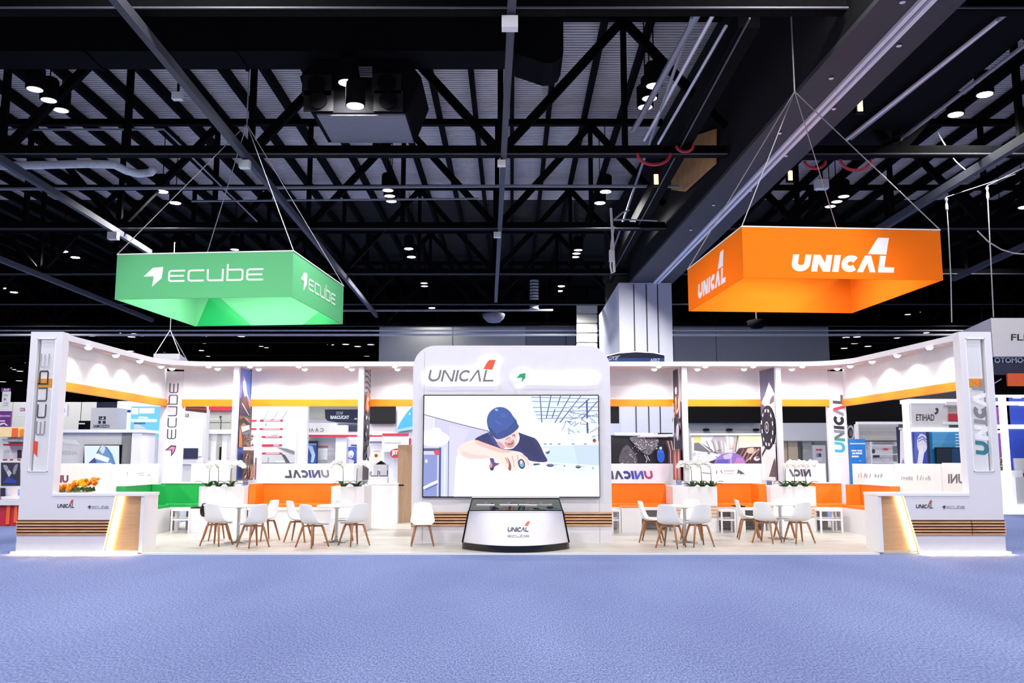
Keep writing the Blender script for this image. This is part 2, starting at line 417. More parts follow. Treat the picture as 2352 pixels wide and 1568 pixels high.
# solid bulkhead with its broad grey underside
ZG = 10.68
A, B = P(2020,0,Z=ZG), P(1447,650,Z=ZG); C_, D_ = P(2220,0,Z=ZG), P(1540,655,Z=ZG)
def on(a, b, Y): t = (Y-a.y)/(b.y-a.y); return Vector((a.x+(b.x-a.x)*t, Y, a.z))
bl = lambda Y: on(A, B, Y).x
br = lambda Y: on(C_, D_, Y).x
YP = 45.0
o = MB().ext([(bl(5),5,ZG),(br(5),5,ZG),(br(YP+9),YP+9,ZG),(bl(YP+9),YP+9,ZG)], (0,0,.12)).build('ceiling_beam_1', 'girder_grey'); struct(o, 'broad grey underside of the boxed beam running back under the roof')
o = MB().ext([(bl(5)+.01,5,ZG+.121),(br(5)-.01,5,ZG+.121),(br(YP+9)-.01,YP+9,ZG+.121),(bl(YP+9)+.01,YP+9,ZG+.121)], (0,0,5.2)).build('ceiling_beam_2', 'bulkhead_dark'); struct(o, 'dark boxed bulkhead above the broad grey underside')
rt = thing('beam_track', 'pair of bright steel rails along the middle of the grey boxed beam', 'track', (0,0,ZG-.04))
for s in (-.1, .1):
    ra, rb = P(2131,0,Z=ZG-.04), P(1502,655,Z=ZG-.04)
    d = rb-ra; ra2 = ra-d*.35
    MB().beam(ra2+Vector((s,0,0)), rb+Vector((s,0,0)), .11, .08).build('rail', 'rail_bright', rt)
for i, (px, py) in enumerate([(2073,5),(2065,105),(1909,180),(1915,250),(1791,306),(1805,358),(1724,438),(1639,471),(1587,528)]):
    c = P(px, py, Z=ZG-.03); t = thing('ceiling_sprinkler', f'small white sprinkler head under the grey boxed beam, {["first","second","third","fourth","fifth","sixth","seventh","eighth","ninth"][i]} from the top', 'sprinkler', tuple(c), group='white sprinkler heads under the boxed beam')
    MB().lathe([(.02,-.03),(.06,-.01),(.06,.0),(.03,.029)], 10, c).build('head', 'white_matte', t)
# ceiling tracks of the operable walls
def track(label, p0, p1, z, w=.17, h=.24, back=.6, fwd=0.0, m='track_grey'):
    a, b = P(*p0, Z=z), P(*p1, Z=z); d = b-a
    t = thing('ceiling_track', label, 'track', (a.x, a.y, z), group='grey ceiling tracks of the movable walls')
    MB().beam(a-d*back, b+d*fwd, w, h).build('rail', m, t)
    return t
track('grey steel ceiling track passing above the green hanging sign', (270,0), (865,725), 10.9, back=.1)
track('grey steel ceiling track down the middle of the hall', (1176,0), (1139,690), 10.9, back=.15)
track('grey steel ceiling track at the far upper left of the hall', (0,365), (345,580), 10.9, back=.3, fwd=.0)
track('thin grey ceiling track lowest at the left edge, ending behind the green sign', (0,595), (350,735), 10.9, back=.1, w=.2, h=.25)
track('grey ceiling track running above the orange hanging sign at the right edge', (2352,320), (2030,520), 10.9, back=.3, fwd=.15, w=.2, h=.28)
track('thin grey ceiling track low at the right edge above the white neighbouring booth', (2352,565), (2190,640), 10.9, back=.3, w=.18, h=.25)
# roof trusses
TZ, TT, TP = 11.3, 15.75, 3.95
ORD = ['first','second','third','fourth','fifth','sixth','seventh','eighth','ninth']
def truss(name, label, Y, xa, xb, x_node, group, fine=True):
    t = thing(name, label, 'truss', ((xa+xb)/2, Y, TZ), group=group)
    MB().box(xa, xb, Y-.14, Y+.14, TZ-.12, TZ+.2).build('bottom_chord', 'steel_black', t)
    MB().tube([(xa, Y-.2, TZ-.1), (xb, Y-.2, TZ-.1)], .03, 6).build('conduit', 'steel_flange', t)
    MB().box(xa, xb, Y-.14, Y+.14, TT, TT+.24).build('top_chord', 'steel_black', t)
    n0 = math.floor((xa-x_node)/TP); k = n0; diag = []
    while x_node+k*TP < xb:
        xk = x_node+k*TP; xn = xk+TP
        lo, hi = ((xk, TZ), (xn, TT)) if k % 2 == 0 else ((xk, TT), (xn, TZ))
        if xk >= xa-.01 and xn <= xb+.01: diag.append((lo, hi))
        elif xn > xa+.5 and xk < xb-.5:
            def cut(p, q, lo_, hi_):
                (x1,z1),(x2,z2) = p,q
                f = lambda x: z1+(z2-z1)*(x-x1)/(x2-x1)
                a_, b_ = max(x1, lo_), min(x2, hi_)
                return (a_, f(a_)), (b_, f(b_))
            diag.append(cut(lo, hi, xa, xb))
        if fine and xa < xk < xb: MB().box(xk-.09, xk+.09, Y-.09, Y+.09, TZ, TT).build('upright', 'steel_black', t)
        k += 1
    for p, q in diag: MB().beam((p[0], Y, p[1]), (q[0], Y, q[1]), .2, .26).build('diagonal', 'steel_black', t)
    return t
for k in range(9):
    Y = 18.1+9.15*k
    xl = -(.62*Y+5); xr = bl(Y)-.05 if Y < YP+9 else .62*Y+5
    truss('roof_truss', f'black roof truss left of the grey boxed beam, {ORD[k]} one from the viewer', Y, xl, xr, -.36-.0288*(Y-27), 'black roof trusses')
    if Y < YP+9:
        truss('roof_truss', f'black roof truss right of the grey boxed beam, {ORD[k]} one from the viewer', Y, br(Y)+.05, .62*Y+6, .6*15.8+br(Y)-6, 'black roof trusses')
# light grey header rail above the far partitions
o = thing('partition_header', 'long pale grey header rail above the far grey partition walls', 'rail', (0,65,10.9))
MB().box(-46, 46, 64.6, 65.0, 10.66, 10.78).build('rail', 'rail_bright', o); MB().box(-46, 46, 64.6, 65.0, 11.0, 11.07).build('upper_rail', 'rail_bright', o)
# ducts and air unit
t = thing('air_duct', 'wide black rectangular air duct crossing the roof at the upper left', 'duct', (-18,24.5,13.2))
xa = P(1180,80,Y=24).x
MB().box(-40, xa, 24, 25.2, 13.15, 15.2).build('duct_body', 'duct_black', t)
for q in range(9): MB().box(-38+q*4.3, -37.9+q*4.3, 23.95, 25.25, 13.1, 15.25).build('flange', 'duct_black', t)
t = thing('air_handling_unit', 'black air handling unit with round fans and pale underside, hung between trusses', 'air unit', (P(830,270,Y=25).x, 25.8, 11.6))
xl, xr = P(690,200,Y=24.6).x, P(968,200,Y=24.6).x; xm0, xm1 = P(716,280,Y=24.6).x, P(935,280,Y=24.6).x
z0, z1 = P(800,262,Y=24.6).z, P(800,180,Y=24.6).z
MB().ext([(xl,24.5,z1),(xm0,24.5,z0),(xm1,24.5,z0),(xr,24.5,z1),(xr-.4,24.5,13.1),(xl+.4,24.5,13.1)], (0,2.4,0)).build('unit_body', 'duct_black', t)
MB().box(xl+.6, xr-.6, 25.25, 26.6, 13.1, 15.4).build('plenum', 'duct_black', t)
MB().box(xm0+.15, xm1-.05, 24.55, 26.8, z0-.06, z0-.01).build('base_panel', 'unit_grey', t)
for (fx, fy) in ((888,192),(892,232),(728,196),(732,232)):
    c = P(fx, fy, Y=24.45); w = .36
    MB().box(c.x-.42, c.x+.42, 24.42, 24.49, c.z-.31, c.z+.31).build('fan_plate', 'bulkhead_dark', t)
    q = MB(); q.tube([(c.x, 24.36, c.z), (c.x, 24.42, c.z)], .26, 18); q.build('fan', 'steel_black', t)
q = MB()
for i in range(5):
    a, b2 = P(823+i*1, 155+i*5, Y=24.4), P(855, 157+i*5, Y=24.4); q.box(a.x, b2.x, 24.38, 24.42, a.z-.02, a.z+.02)
q.build('grille', 'unit_grey', t)
t = thing('duct_drop', 'black duct drop with a rounded lower end right of the middle track', 'duct', (P(1238,100,Y=25).x, 25, 12.8))
mb = MB(); fn = pix(24.6)
mb.ext([fn(x,y) for (x,y) in [(1182,20),(1294,20),(1294,118),(1287,134),(1272,144),(1250,145),(1182,122)]], (0,1.6,0)); mb.build('duct_body', 'duct_black', t)
# foil duct
t = thing('foil_duct', 'silver flexible duct hanging at the left behind the second truss', 'duct', tuple(P(150,380,Z=12.6)))
MB().tube([P(px,py,Z=12.6) for (px,py) in [(-20,381),(90,379),(200,376),(262,378),(290,392),(318,399),(345,396),(352,390)]], .16, 8).build('hose', 'foil_duct', t, smooth=True)
# conduits
def conduit(label, pts, z, r=.04, m='conduit'):
    w = [P(px,py,Z=z) for (px,py) in pts]
    t = thing('conduit_pipe', label, 'pipe', tuple(w[0]), group='grey conduit pipes under the roof')
    MB().tube(w, r, 6).build('pipe', m, t)
conduit('long pale conduit pipe crossing the roof level with the lit lamp pair at left', [(-10,434),(600,431),(1180,427),(1560,428)], 12.0, .06)
conduit('thinner conduit pipe running just below the long pale one', [(440,462),(1100,456)], 12.0, .04)
conduit('bent conduit pipe at the upper left that turns back towards the hall', [(0,298),(376,297),(420,338)], 12.4, .04)
conduit('conduit pipe slanting from the bent one towards the green sign', [(440,360),(590,508)], 12.4, .035)
conduit('conduit pipe crossing low behind the green hanging sign', [(-10,629),(262,625)], 11.9, .06)
conduit('pale double conduit low above the grey partitions', [(780,713),(1270,712)], 11.9, .08)
conduit('conduit pipe crossing the middle of the hall at the height of the far truss', [(800,626),(1290,624)], 11.9, .06)
# pipe run beside the bulkhead
for i, (p0, p1, r, mm) in enumerate([((1640,30),(1480,322),.05,'rail_bright'),((1603,30),(1455,300),.09,'conduit'),((1668,60),(1512,330),.045,'rail_bright'),((1590,40),(1400,600),.05,'conduit')]):
    w = [P(*p0, Z=12.2), P(*p1, Z=12.2)]
    t = thing('service_pipe', ['bright thin service pipe left of the dark service beam','grey wide service pipe, outermost left of the pipe run','short bright service pipe nearest the dark service beam','long grey service pipe reaching back to the pillar'][i], 'pipe', tuple(w[0]), group='service pipes left of the boxed beam')
    MB().tube(w, r, 6).build('pipe', mm, t)
t = thing('service_beam', 'dark square service beam running back beside the boxed beam', 'beam', tuple(P(1720,50,Z=11.7)))
MB().beam(P(1720,40,Z=11.7), P(1395,640,Z=11.7), .5, .5).build('beam_body', 'steel_black', t)
MB().beam(P(1722,42,Z=11.4), P(1400,640,Z=11.4), .04, .04).build('edge_strip', 'steel_flange', t)
# plywood opening beside the bulkhead with warm lamp
Yb = 30.0
t = thing('plywood_panel', 'warm lit plywood panel behind the truss beside the boxed beam', 'panel', (bl(Yb)-.12, Yb, 12))
xq = bl(29.5)-.06
mb = MB()
mb.ext([Vector((bl(p.y)-.05, p.y, p.z)) for p in [P(1642,296,X=bl(29.5)-.06), P(1548,330,X=bl(33)-.06), P(1548,436,X=bl(33)-.06), P(1576,440,X=bl(32)-.06), P(1642,375,X=bl(29.5)-.06)]], (-.05,0,0)); mb.build('board', 'plywood', t)
for (hx, hy, lab, rr) in [(1502,352,'large red hose loop hanging under the second truss',38),(1573,335,'small red hose loop hanging beside the plywood panel',19),(1966,366,'red hose loop hanging above the orange sign',36),(1872,370,'red hose loop near the warm lamp right of the boxed beam',24)]:
    t = thing('hose_loop', lab, 'hose', tuple(P(hx,hy,Y=26.9)), group='red hose loops')
    MB().tube([P(hx+rr*math.cos(a), hy+rr*.7*math.sin(a), Y=26.9) for a in [PI*k/10 for k in range(11)]], .05, 6).build('hose', 'red_hose', t)
for i, (hx, hy, YY) in enumerate([(1507,412,29),(1975,242,24),(1815,403,30),(2003,232,24)][:3]):
    c = P(hx, hy, Y=YY)
    t = thing('work_light', ['small warm work light left of the plywood panel','upper small warm work light along the boxed beam','lower small warm work light along the boxed beam, above the orange sign'][i], 'lamp', tuple(c), group='small warm work lights')
    MB().box(c.x-.12, c.x+.12, c.y, c.y+.15, c.z-.22, c.z+.22).build('housing', 'black_matte', t)
    MB().box(c.x-.07, c.x+.07, c.y-.03, c.y-.001, c.z-.17, c.z+.17).build('lens', 'warm_bulb', t)
# right-hand conduits
for i, (p0, p1, mm) in enumerate([((2300,40),(1955,318),'conduit'),((2290,48),(1945,320),'rail_bright'),((2352,105),(2010,365),'conduit')]):
    w = [P(*p0, Z=11.85), P(*p1, Z=11.85)]; d = w[1]-w[0]
    t = thing('service_pipe', ['upper grey pipe right of the boxed beam','bright thin pipe next to the upper grey pipe right of the boxed beam','grey pipe passing below the two lit lamps at the right'][i], 'pipe', tuple(w[1]), group='service pipes right of the boxed beam')
    MB().tube([w[0]-d*.3, w[1]], .06, 6).build('pipe', mm, t)
t = thing('catwalk', 'dark suspended service catwalk running back along the right side of the boxed beam', 'catwalk', (br(20)+1.2, 20, 12.0))
w0, w1 = P(2352,85,Z=12.0), P(2005,368,Z=12.0); ox = lambda Y: on(w0, w1, Y).x
ya, yb = 12.0, w1.y
MB().ext([(br(ya)+.12,ya,12.0),(ox(ya),ya,12.0),(ox(yb),yb,12.0),(br(yb)+.12,yb,12.0)], (0,0,.18)).build('walkway', 'duct_black', t)
for z in (12.6, 13.1): MB().tube([(ox(ya)-.05,ya,z),(ox(yb)-.05,yb,z)], .03, 6).build('handrail', 'steel_black', t)
for k in range(18):
    yy = ya+(yb-ya)*(k+.5)/18; MB().box(ox(yy)-.08, ox(yy)-.02, yy-.03, yy+.03, 12.18, 13.1).build('baluster', 'steel_black', t)
# gusset plate and gooseneck chain hoist by the lit lamp
t = thing('chain_hoist', 'white chain and cable bundle hanging below the lit lamp pair in the middle', 'hoist', tuple(P(1408,560,Y=33)))
fn = pix(33.0)
MB().tube([fn(1403,478), fn(1408,560), fn(1411,624)], .05, 6).build('chain', 'white_matte', t)
MB().tube([fn(1411,624), fn(1405,628), fn(1402,610), fn(1404,560), fn(1410,520)], .035, 6).build('chain_loop', 'white_matte', t)
MB().tube([fn(1410,505), fn(1430,488), fn(1445,482)], .035, 6).build('cable', 'cable_grey', t)
MB().tube([fn(1410,505), fn(1440,504), fn(1510,507)], .03, 6).build('cable', 'cable_grey', t)
MB().box(fn(1399,582).x, fn(1410,582).x, 32.9, 33.1, fn(1400,600).z, fn(1400,575).z).build('hoist_body', 'white_matte', t)
# small white boxes on tracks
for i, (px, py, s, lab) in enumerate([(1171,48,17,'largest white square box on the middle track near the top'),(1152,373,9,'second white square box on the middle track'),(1142,538,8,'third white square box on the middle track'),
      (560,375,11,'white box on the track above the green sign'),(405,218,10,'long pale box beside the track at upper left'),(257,540,10,'white box on the far left track'),(1625,366,11,'white box beside the plywood panel'),(1890,421,13,'white box on the right side above the orange sign')]):
    c = P(px, py, Z=10.6 if i not in (4,6,7) else 12.2); k = s/F*c.length
    t = thing('junction_box', lab, 'box', tuple(c), group='white boxes on the ceiling tracks')
    MB().box(c.x-k, c.x+k, c.y, c.y+k*1.4, c.z-k*.75, c.z+k*.75).build('box_body', 'white_matte', t)
    MB().box(c.x-k*.2, c.x+k*.2, c.y+.1, c.y+.16, c.z+k*.75, max(c.z+k*.75+.04, 10.775) if c.z < 11 else c.z+k*.75+.3).build('bracket', 'steel_black', t)
# pendant dishes
for (px, py, w, lab, tz) in [(1134,722,26,'black dish-shaped pendant speaker at the end of the middle track', 10.9),(1738,738,22,'black dish-shaped pendant speaker behind the orange sign', 11.2)]:
    c = P(px, py, Y=56); k = w/F*c.length
    t = thing('pendant_speaker', lab, 'speaker', tuple(c), group='black dish pendant speakers')
    MB().lathe([(.02,-k*.75),(k*.55,-k*.68),(k*.9,-k*.35),(k,0),(k*.93,.05),(k*.5,.12),(.05,.15)], 20, c).build('dish', 'unit_grey' if px < 1500 else 'duct_black', t, smooth=True)
    MB().tube([c+Vector((0,0,.15)), (c.x, c.y, tz)], .06, 8).build('stem', 'track_grey', t)
# ================================================================== high-bay lamps
ZL = 12.9
def lamp(px, py, state, label, r=.27, h=.72):
    c = P(px, py, Z=ZL if not (780 < px < 820 and py < 260) else 12.2 if py < 210 else 11.25)
    t = thing('high_bay_lamp', label, 'lamp', tuple(c), group='round high-bay ceiling lamps')
    hs = MB().lathe([(r,0),(r,h*.9),(r*.8,h),(.05,h)], 14, c).build('housing', 'duct_black', t)
    MB().lathe([(r*.86,-.012),(r*.86,-.002)], 14, c).build('lens', 'lamp_on' if state == 1 else 'lamp_dim', hs)
    MB().tube([c+Vector((0,0,h)), (c.x, c.y, 13.1 if abs(c.z-12.2) < .01 else 15.98)], .02, 5).build('rod', 'steel_black', t)
    return t, c
LIT = []
clusters = [
 ([(80,205),(112,230),(140,253)], 0, 'unlit three at the upper left corner'),
 ([(797,190),(816,243)], 1, 'lit pair in front of the air handling unit'),
 ([(1502,197),(1492,226),(1482,246)], 0, 'unlit three beside the service pipes'),
 ([(2262,217),(2195,263)], 1, 'lit pair at the upper right'),
 ([(373,440),(403,466)], 1, 'lit pair above the green sign'),
 ([(891,437),(895,450),(899,462)], 0, 'unlit three under the second truss'),
 ([(1391,440),(1378,466)], 1, 'lit pair above the white chain hoist'),
 ([(1938,451),(1922,463),(1907,474)], 0, 'unlit three above the orange sign'),
 ([(2352,476),(2300,520)], 1, 'lit pair at the right edge'),
 ([(145,577),(173,591)], 1, 'lit pair left of the green sign'),
 ([(539,573)], 0, 'single unlit one above the top edge of the green sign'),
 ([(939,571),(945,590)], 1, 'lit pair in the middle right of the green sign'),
 ([(1328,574),(1324,582),(1321,590)], 0, 'unlit three in the dark bay left of the pillar'),
 ([(5,661),(32,671)], 1, 'lit pair low at the left edge'),
 ([(974,650),(975,657)], 0, 'unlit two below the lit pair in the middle'),
 ([(1289,657),(1284,668)], 1, 'lit pair beside the pillar'),
 ([(992,707)], 1, 'single lit one lowest in the middle'),
 ([(1628,640)], 1, 'lit one between the pillar and the orange sign'),
 ([(2085,722),(2107,717)], 0, 'unlit two under the orange sign'),
 ([(272,764),(308,766),(325,771)], 0, 'far three above the left end of the booth canopy'),
 ([(600,795),(612,798)], 0, 'far two under the green sign'),
 ([(468,815),(478,818)], 0, 'far two beside the small white hanging sign'),
 ([(2193,697)], 1, 'lit one above the white neighbouring booth at right'),
]
for pts, st, desc in clusters:
    for i, (px, py) in enumerate(pts):
        pos = ['first','second','third'][i]
        lab = f'round ceiling lamp, {desc}' if len(pts) == 1 else f'round ceiling lamp, {pos} of the {desc}'
        t, c = lamp(px, py, st, lab)
        if st: LIT.append(c)
# small distant lamps in the dark far bays
random.seed(11)
far = []
for (xa, xb, ya, yb, n) in [(0,70,775,900,10),(170,420,770,826,10),(430,860,768,826,14),(1912,2180,756,800,12)]:
    for i in range(n): far.append((random.uniform(xa,xb), random.uniform(ya,yb)))
lp = None
for (px, py) in far:
    c = P(px, py, Z=12.9) if py < 822 else P(px, py, Y=100)
    if c.y > 108: c = P(px, py, Y=104)
    if lp is None:
        lp = thing('distant_lamp', 'tiny pale lamp among many in the dark far end of the hall', 'lamp', tuple(c), group='tiny lamps in the far bays')
        MB().lathe([(.4,0),(.4,.3),(.1,.5)], 10).build('housing', 'duct_black', lp, local=True)
        MB().lathe([(.34,-.02),(.34,-.002)], 10).build('lens', 'lamp_dim', lp, local=True)
    else: dup(lp, tuple(c))
# ================================================================== far partitions and pillar
def panelwall(name, label, x0, x1, y0, Y, m, seams=()):
    a, b = P(x0, 790, Y=Y), P(x1, 790, Y=Y); z1 = P((x0+x1)/2, y0, Y=Y).z
    mb = MB(); xs = [a.x]+[P(s, 790, Y=Y).x for s in seams]+[b.x]
    for i in range(len(xs)-1): mb.box(xs[i]+.03, xs[i+1]-.03, Y, Y+.3, 0, z1)
    mb.box(a.x, b.x, Y+.1, Y+.25, 0, z1-.05)
    o = mb.build(name, m); struct(o, label)
panelwall('wall_back_1', 'pale grey movable partition wall behind the screen', 870, 1207, 741, 67.5, 'partition_grey', (1040,))
panelwall('wall_back_2', 'grey movable partition wall left of the pillar', 1207, 1322, 740, 67.55, 'partition_dark', (1300,))
panelwall('wall_back_3', 'dark grey movable partition wall right of the pillar', 1548, 1905, 745, 67.2, 'partition_grey', (1645,))
panelwall('wall_back_4', 'low grey partition wall far behind the left counter', -120, 372, 923, 66, 'partition_grey', (40,196,))
panelwall('wall_back_5', 'pale partition behind the middle bays', 372, 870, 905, 67, 'partition_grey', (470,560,690))
panelwall('wall_back_6', 'grey partition far behind the right counter', 1905, 2240, 890, 66, 'partition_grey', (2100,))
p0, p1, p2 = P(1425,900,Y=YP), P(1548,900,Y=YP), P(1378,900,Y=YP+10.4)
o = MB().ext([(p0.x,YP,0),(p1.x,YP,0),(p1.x+.4,YP+10,0),(p2.x,YP+10.4,0)], (0,0,ZG-.02)).build('wall_pillar', 'pillar_panel'); struct(o, 'tall white-clad pillar under the boxed beam')
for px in (1458,1487,1513):
    x = P(px, 800, Y=YP).x
    s_ = MB().box(x-.03, x+.03, YP-.015, YP-.002, 0, ZG-.1).build('trim_1', 'girder_grey'); struct(s_)
o = MB()
for k in range(14): pbox(o, 1325, 700+k*22, 1372, 719+k*22, 62.0, .6)
pbox(o, 1327, 700, 1370, 1000, 62.1, .4)
o = o.build('wall_ribbed', 'partition_grey'); struct(o, 'ribbed pale shutter wall left of the pillar')
mb = MB()
for k in range(10): c = P(1227, 645+k*7, Y=60); mb.lathe([(.28,-.08),(.33,0),(.28,.08)], 12, c)
o = mb.build('flexible_duct', 'conduit', smooth=True); tag(o, 'ribbed grey vertical flexible duct left of the pillar', 'duct')
# ================================================================== booth shell
Z0 = .03; YF = 16.3; ZT = 3.98; ZS = 3.87
def stroke(a, b, fn, m, name, parent, polys):
    pass
o = thing('booth_floor', 'pale wood-look raised booth floor with a white front edge', 'floor', (0,20,0))
MB().box(-8.75, 8.72, YF+.06, 24.4, 0.001, Z0).build('boards', 'booth_floor', o)
MB().box(-6.55, 6.5, YF-.11, YF+.059, 0.001, Z0).build('front_boards', 'booth_floor', o)
MB().box(-6.55, 6.5, YF-.16, YF-.111, 0.001, Z0+.004).build('edge_strip', 'white_lam', o)
# ---- canopy following the plan of the booth
xr = lambda y: 8.57-.06*(y-17)          # the right side wall runs slightly inward
def half(sgn):
    cx_ = 7.2 if sgn < 0 else 6.87
    e_ = [(8.27,16.5),(8.25,17.6),(8.24,18.8),(8.2,20.0)] if sgn < 0 else [(8.24,16.5),(8.13,17.6),(8.01,18.8),(7.87,20.0)]
    inn = e_+[(cx_+math.cos(a)*1.0, 20.0+math.sin(a)*1.06) for a in [PI/2*k/10 for k in range(1,11)]]
    if sgn < 0: out = [(8.68,16.5),(8.68,18.2),(8.68,19.9),(8.68,21.7)]+[(8.18+math.cos(a)*.5, 21.75+math.sin(a)*.5) for a in [PI/2*k/10 for k in range(1,11)]]
    else: out = [(xr(y)+.06,y) for y in (16.5,18.2,19.9,21.7)]+[(xr(21.75)+.06-.5+math.cos(a)*.5, 21.75+math.sin(a)*.5) for a in [PI/2*k/10 for k in range(1,11)]]
    return [(sgn*x,y) for x,y in inn], [(sgn*x,y) for x,y in out]
il, ol = half(-1); ir, orr = half(1)
inn = il+ir[::-1]; out = ol+orr[::-1]
ct = thing('booth_canopy', 'white curved canopy running round three sides of the booth above the benches', 'canopy', (0,21,ZS))
def band(lo, hi, z0, z1):
    """closed strip between two plan lines, as quads swept upward"""
    mb = MB(); n = len(lo)
    vs = [(x,y,z0) for x,y in lo]+[(x,y,z0) for x,y in hi]+[(x,y,z1) for x,y in lo]+[(x,y,z1) for x,y in hi]; fs = []
    for i in range(n-1):
        fs += [(i,i+1,n+i+1,n+i),(2*n+i,3*n+i,3*n+i+1,2*n+i+1),(i,2*n+i,2*n+i+1,i+1),(n+i,n+i+1,3*n+i+1,3*n+i)]
    fs += [(0,n,3*n,2*n),(n-1,3*n-1,4*n-1,2*n-1)]
    return mb.add(vs, fs)
def lerp(a, b, t): return [(p[0]+(q[0]-p[0])*t, p[1]+(q[1]-p[1])*t) for p, q in zip(a, b)]
band(inn, lerp(inn,out,.07), ZS-.0, ZT).build('header', 'pale_lam', ct)
band(lerp(inn,out,.07), out, ZS+.06, ZT-.01).build('roof_panel', 'soft_white', ct)
for t0, t1 in ((.18,.25),(.44,.51),(.68,.75)): band(lerp(inn,out,t0), lerp(inn,out,t1), ZS-.0, ZS+.06).build('soffit_batten', 'soft_white', ct)
# ---- bays of the fascia: white lit panel above an orange band
YB = 22.2
def fascia(label, pts, closed_name):
    """panel along a plan line"""
    t = thing('fascia_panel', label, 'panel', (pts[0][0], pts[0][1], 3.0), group='white fascia panels with an orange band under the canopy')
    n = len(pts); th = .06
    nr = []
    for i in range(n):
        a = Vector(pts[max(0,i-1)]); b = Vector(pts[min(n-1,i+1)]); d = (b-a).normalized(); nr.append(Vector((d.y,-d.x)))
    back = [(p[0]-q.x*th, p[1]-q.y*th) for p, q in zip(pts, nr)]
    band(pts, back, 3.155, ZS+.05).build('white_panel', 'white_lam', t)
    f2 = [(p[0]+q.x*.05, p[1]+q.y*.05) for p, q in zip(pts, nr)]
    band(f2, back, 2.985, 3.155).build('orange_band', 'orange_lam', t)
    return t
XP = [P(541,843,Y=21.06).x, P(829,843,Y=21.06).x, P(1573,843,Y=21.06).x, P(1789,843,Y=21.06).x]   # posts
ycol = 21.95
fascia('white fascia panel with orange band over the green corner bench', [(-8.19,YB),(XP[0]-.06,YB)], 1)
fascia('white fascia panel with orange band over the long orange bench left of the screen', [(XP[0]+.06,YB),(XP[1]-.06,YB)], 2)
fascia('white fascia panel with orange band over the passage left of the screen', [(XP[1]+.06,YB),(-1.6,YB)], 3)
fascia('white fascia panel with orange band directly right of the screen', [(1.6,YB),(XP[2]-.06,YB)], 4)
fascia('white fascia panel with orange band between the two right printed panels', [(XP[2]+.06,YB),(XP[3]-.06,YB)], 5)
fascia('white fascia panel with orange band over the short bench beside the right column', [(XP[3]+.06,YB),(7.88,YB)], 6)
fascia('white fascia panel with orange band along the left side of the booth', [(-8.62,16.85),(-8.62,22.2)], 7)
fascia('white fascia panel with orange band along the right side of the booth', [(xr(22.2),22.2),(xr(19.5),19.5),(xr(16.85),16.85)], 8)
# ---- downlights
dl = []
side_l = [(203,800,'front left'),(266,818,'middle left'),(321,831,'rear left')]
rows = [(203,800),(266,818),(321,831),(370,843),(395,848),(479,842),(500,848),(574,842),(594,849),(686,842),(700,849),(797,842),(808,849),(907,842),(885+28,849),
        (1503,849),(1513,842),(1602,849),(1620,842),(1709,849),(1730,842),(1819,849),(1843,842),(1923,848),(1953,842),(2003,832),(2061,818),(2135,800)]
DN = ['first','second','third','fourth','fifth','sixth','seventh','eighth','ninth','tenth','eleventh','twelfth','thirteenth','fourteenth','fifteenth']
for i, (px, py) in enumerate(rows):
    c = P(px, py, Z=ZS-.05)
    if i < 15: lab = f'round white canopy downlight, {DN[i]} counted from the left tower'
    else: lab = f'round white canopy downlight, {DN[27-i]} counted from the right tower'
    lim = 8.5 if c.x < 0 else xr(c.y)-.12
    if abs(c.x) > lim: c.x = math.copysign(lim, c.x)
    if c.y > 21.98: c.y = 21.98
    t = thing('canopy_downlight', lab, 'downlight', (c.x, c.y, ZS-.05), group='round downlights under the canopy')
    hs = MB().lathe([(.075,.02),(.085,.028),(.085,.0495)], 16, (c.x,c.y,ZS-.05)).build('housing', 'white_lam', t)
    MB().lathe([(.01,-.03),(.04,-.022),(.062,-.002),(.07,.019)], 14, (c.x,c.y,ZS-.05)).build('lens', 'spot_lens', hs, smooth=True)
    dl.append((t, c))
# ---- corner columns with upright lettering
def column(label, x0, x1, y0):
    t = thing('lettered_column', label, 'column', ((x0+x1)/2, y0, 0))
    MB().box(x0, x1, y0, y0+.12, Z0, ZS-.01).build('panel', 'pale_lam', t)
    return t
xl0, xl1 = P(376,1000,Y=22.21).x, P(419,1000,Y=22.21).x
t = column('white corner column at the left with grey upright lettering and a pink arrow mark', xl0-.12, xl1, 22.21)
pl, icon, W = ecube(.13)
a0 = P(382,1008,Y=22.21); k = (P(383,880,Y=22.21).z-a0.z)/W; h = (P(407,950,Y=22.21).x-P(386,950,Y=22.21).x)
art = Art(lambda u, v: Vector((P(386,950,Y=22.21).x+(1-v)*h, 22.21, a0.z+u*k)), (0,-1,0))
art.polys(pl, (70,72,84)); art.build('lettering', 'ink', t)
art = Art(pix(22.21), (0,-1,0)); art.poly([(379,1034),(393,1022),(405,1023),(402,1036),(393,1048),(393,1034)], (60,50,70)); art.poly([(384,1033),(394,1025),(402,1026),(400,1035),(395,1042),(396,1032)], (214,130,180)); art.build('arrow_mark', 'ink', t)
xr0, xr1 = P(1903,1000,Y=22.21).x, P(1941,1000,Y=22.21).x
t = column('white corner column at the right with multicoloured upright lettering', xr0, xr1+.06, 22.21)
pl, fin, W = unical(.3, .1)
kz = (P(1925,905,Y=22.21).z-P(1925,1040,Y=22.21).z)/W; hx = P(1938,960,Y=22.21).x-P(1914,960,Y=22.21).x
art = Art(lambda u, v: Vector((P(1938,960,Y=22.21).x-v*hx, 22.21, P(1925,1040,Y=22.21).z+u*kz)), (0,-1,0))
cols = [(70,170,205),(60,150,130),(90,110,110),(120,130,140),(40,40,46),(30,30,36),(140,130,150),(190,70,90),(70,70,80),(90,90,96)]
for q, c in zip(pl, cols): art.poly(q, c)
art.build('lettering', 'ink', t)
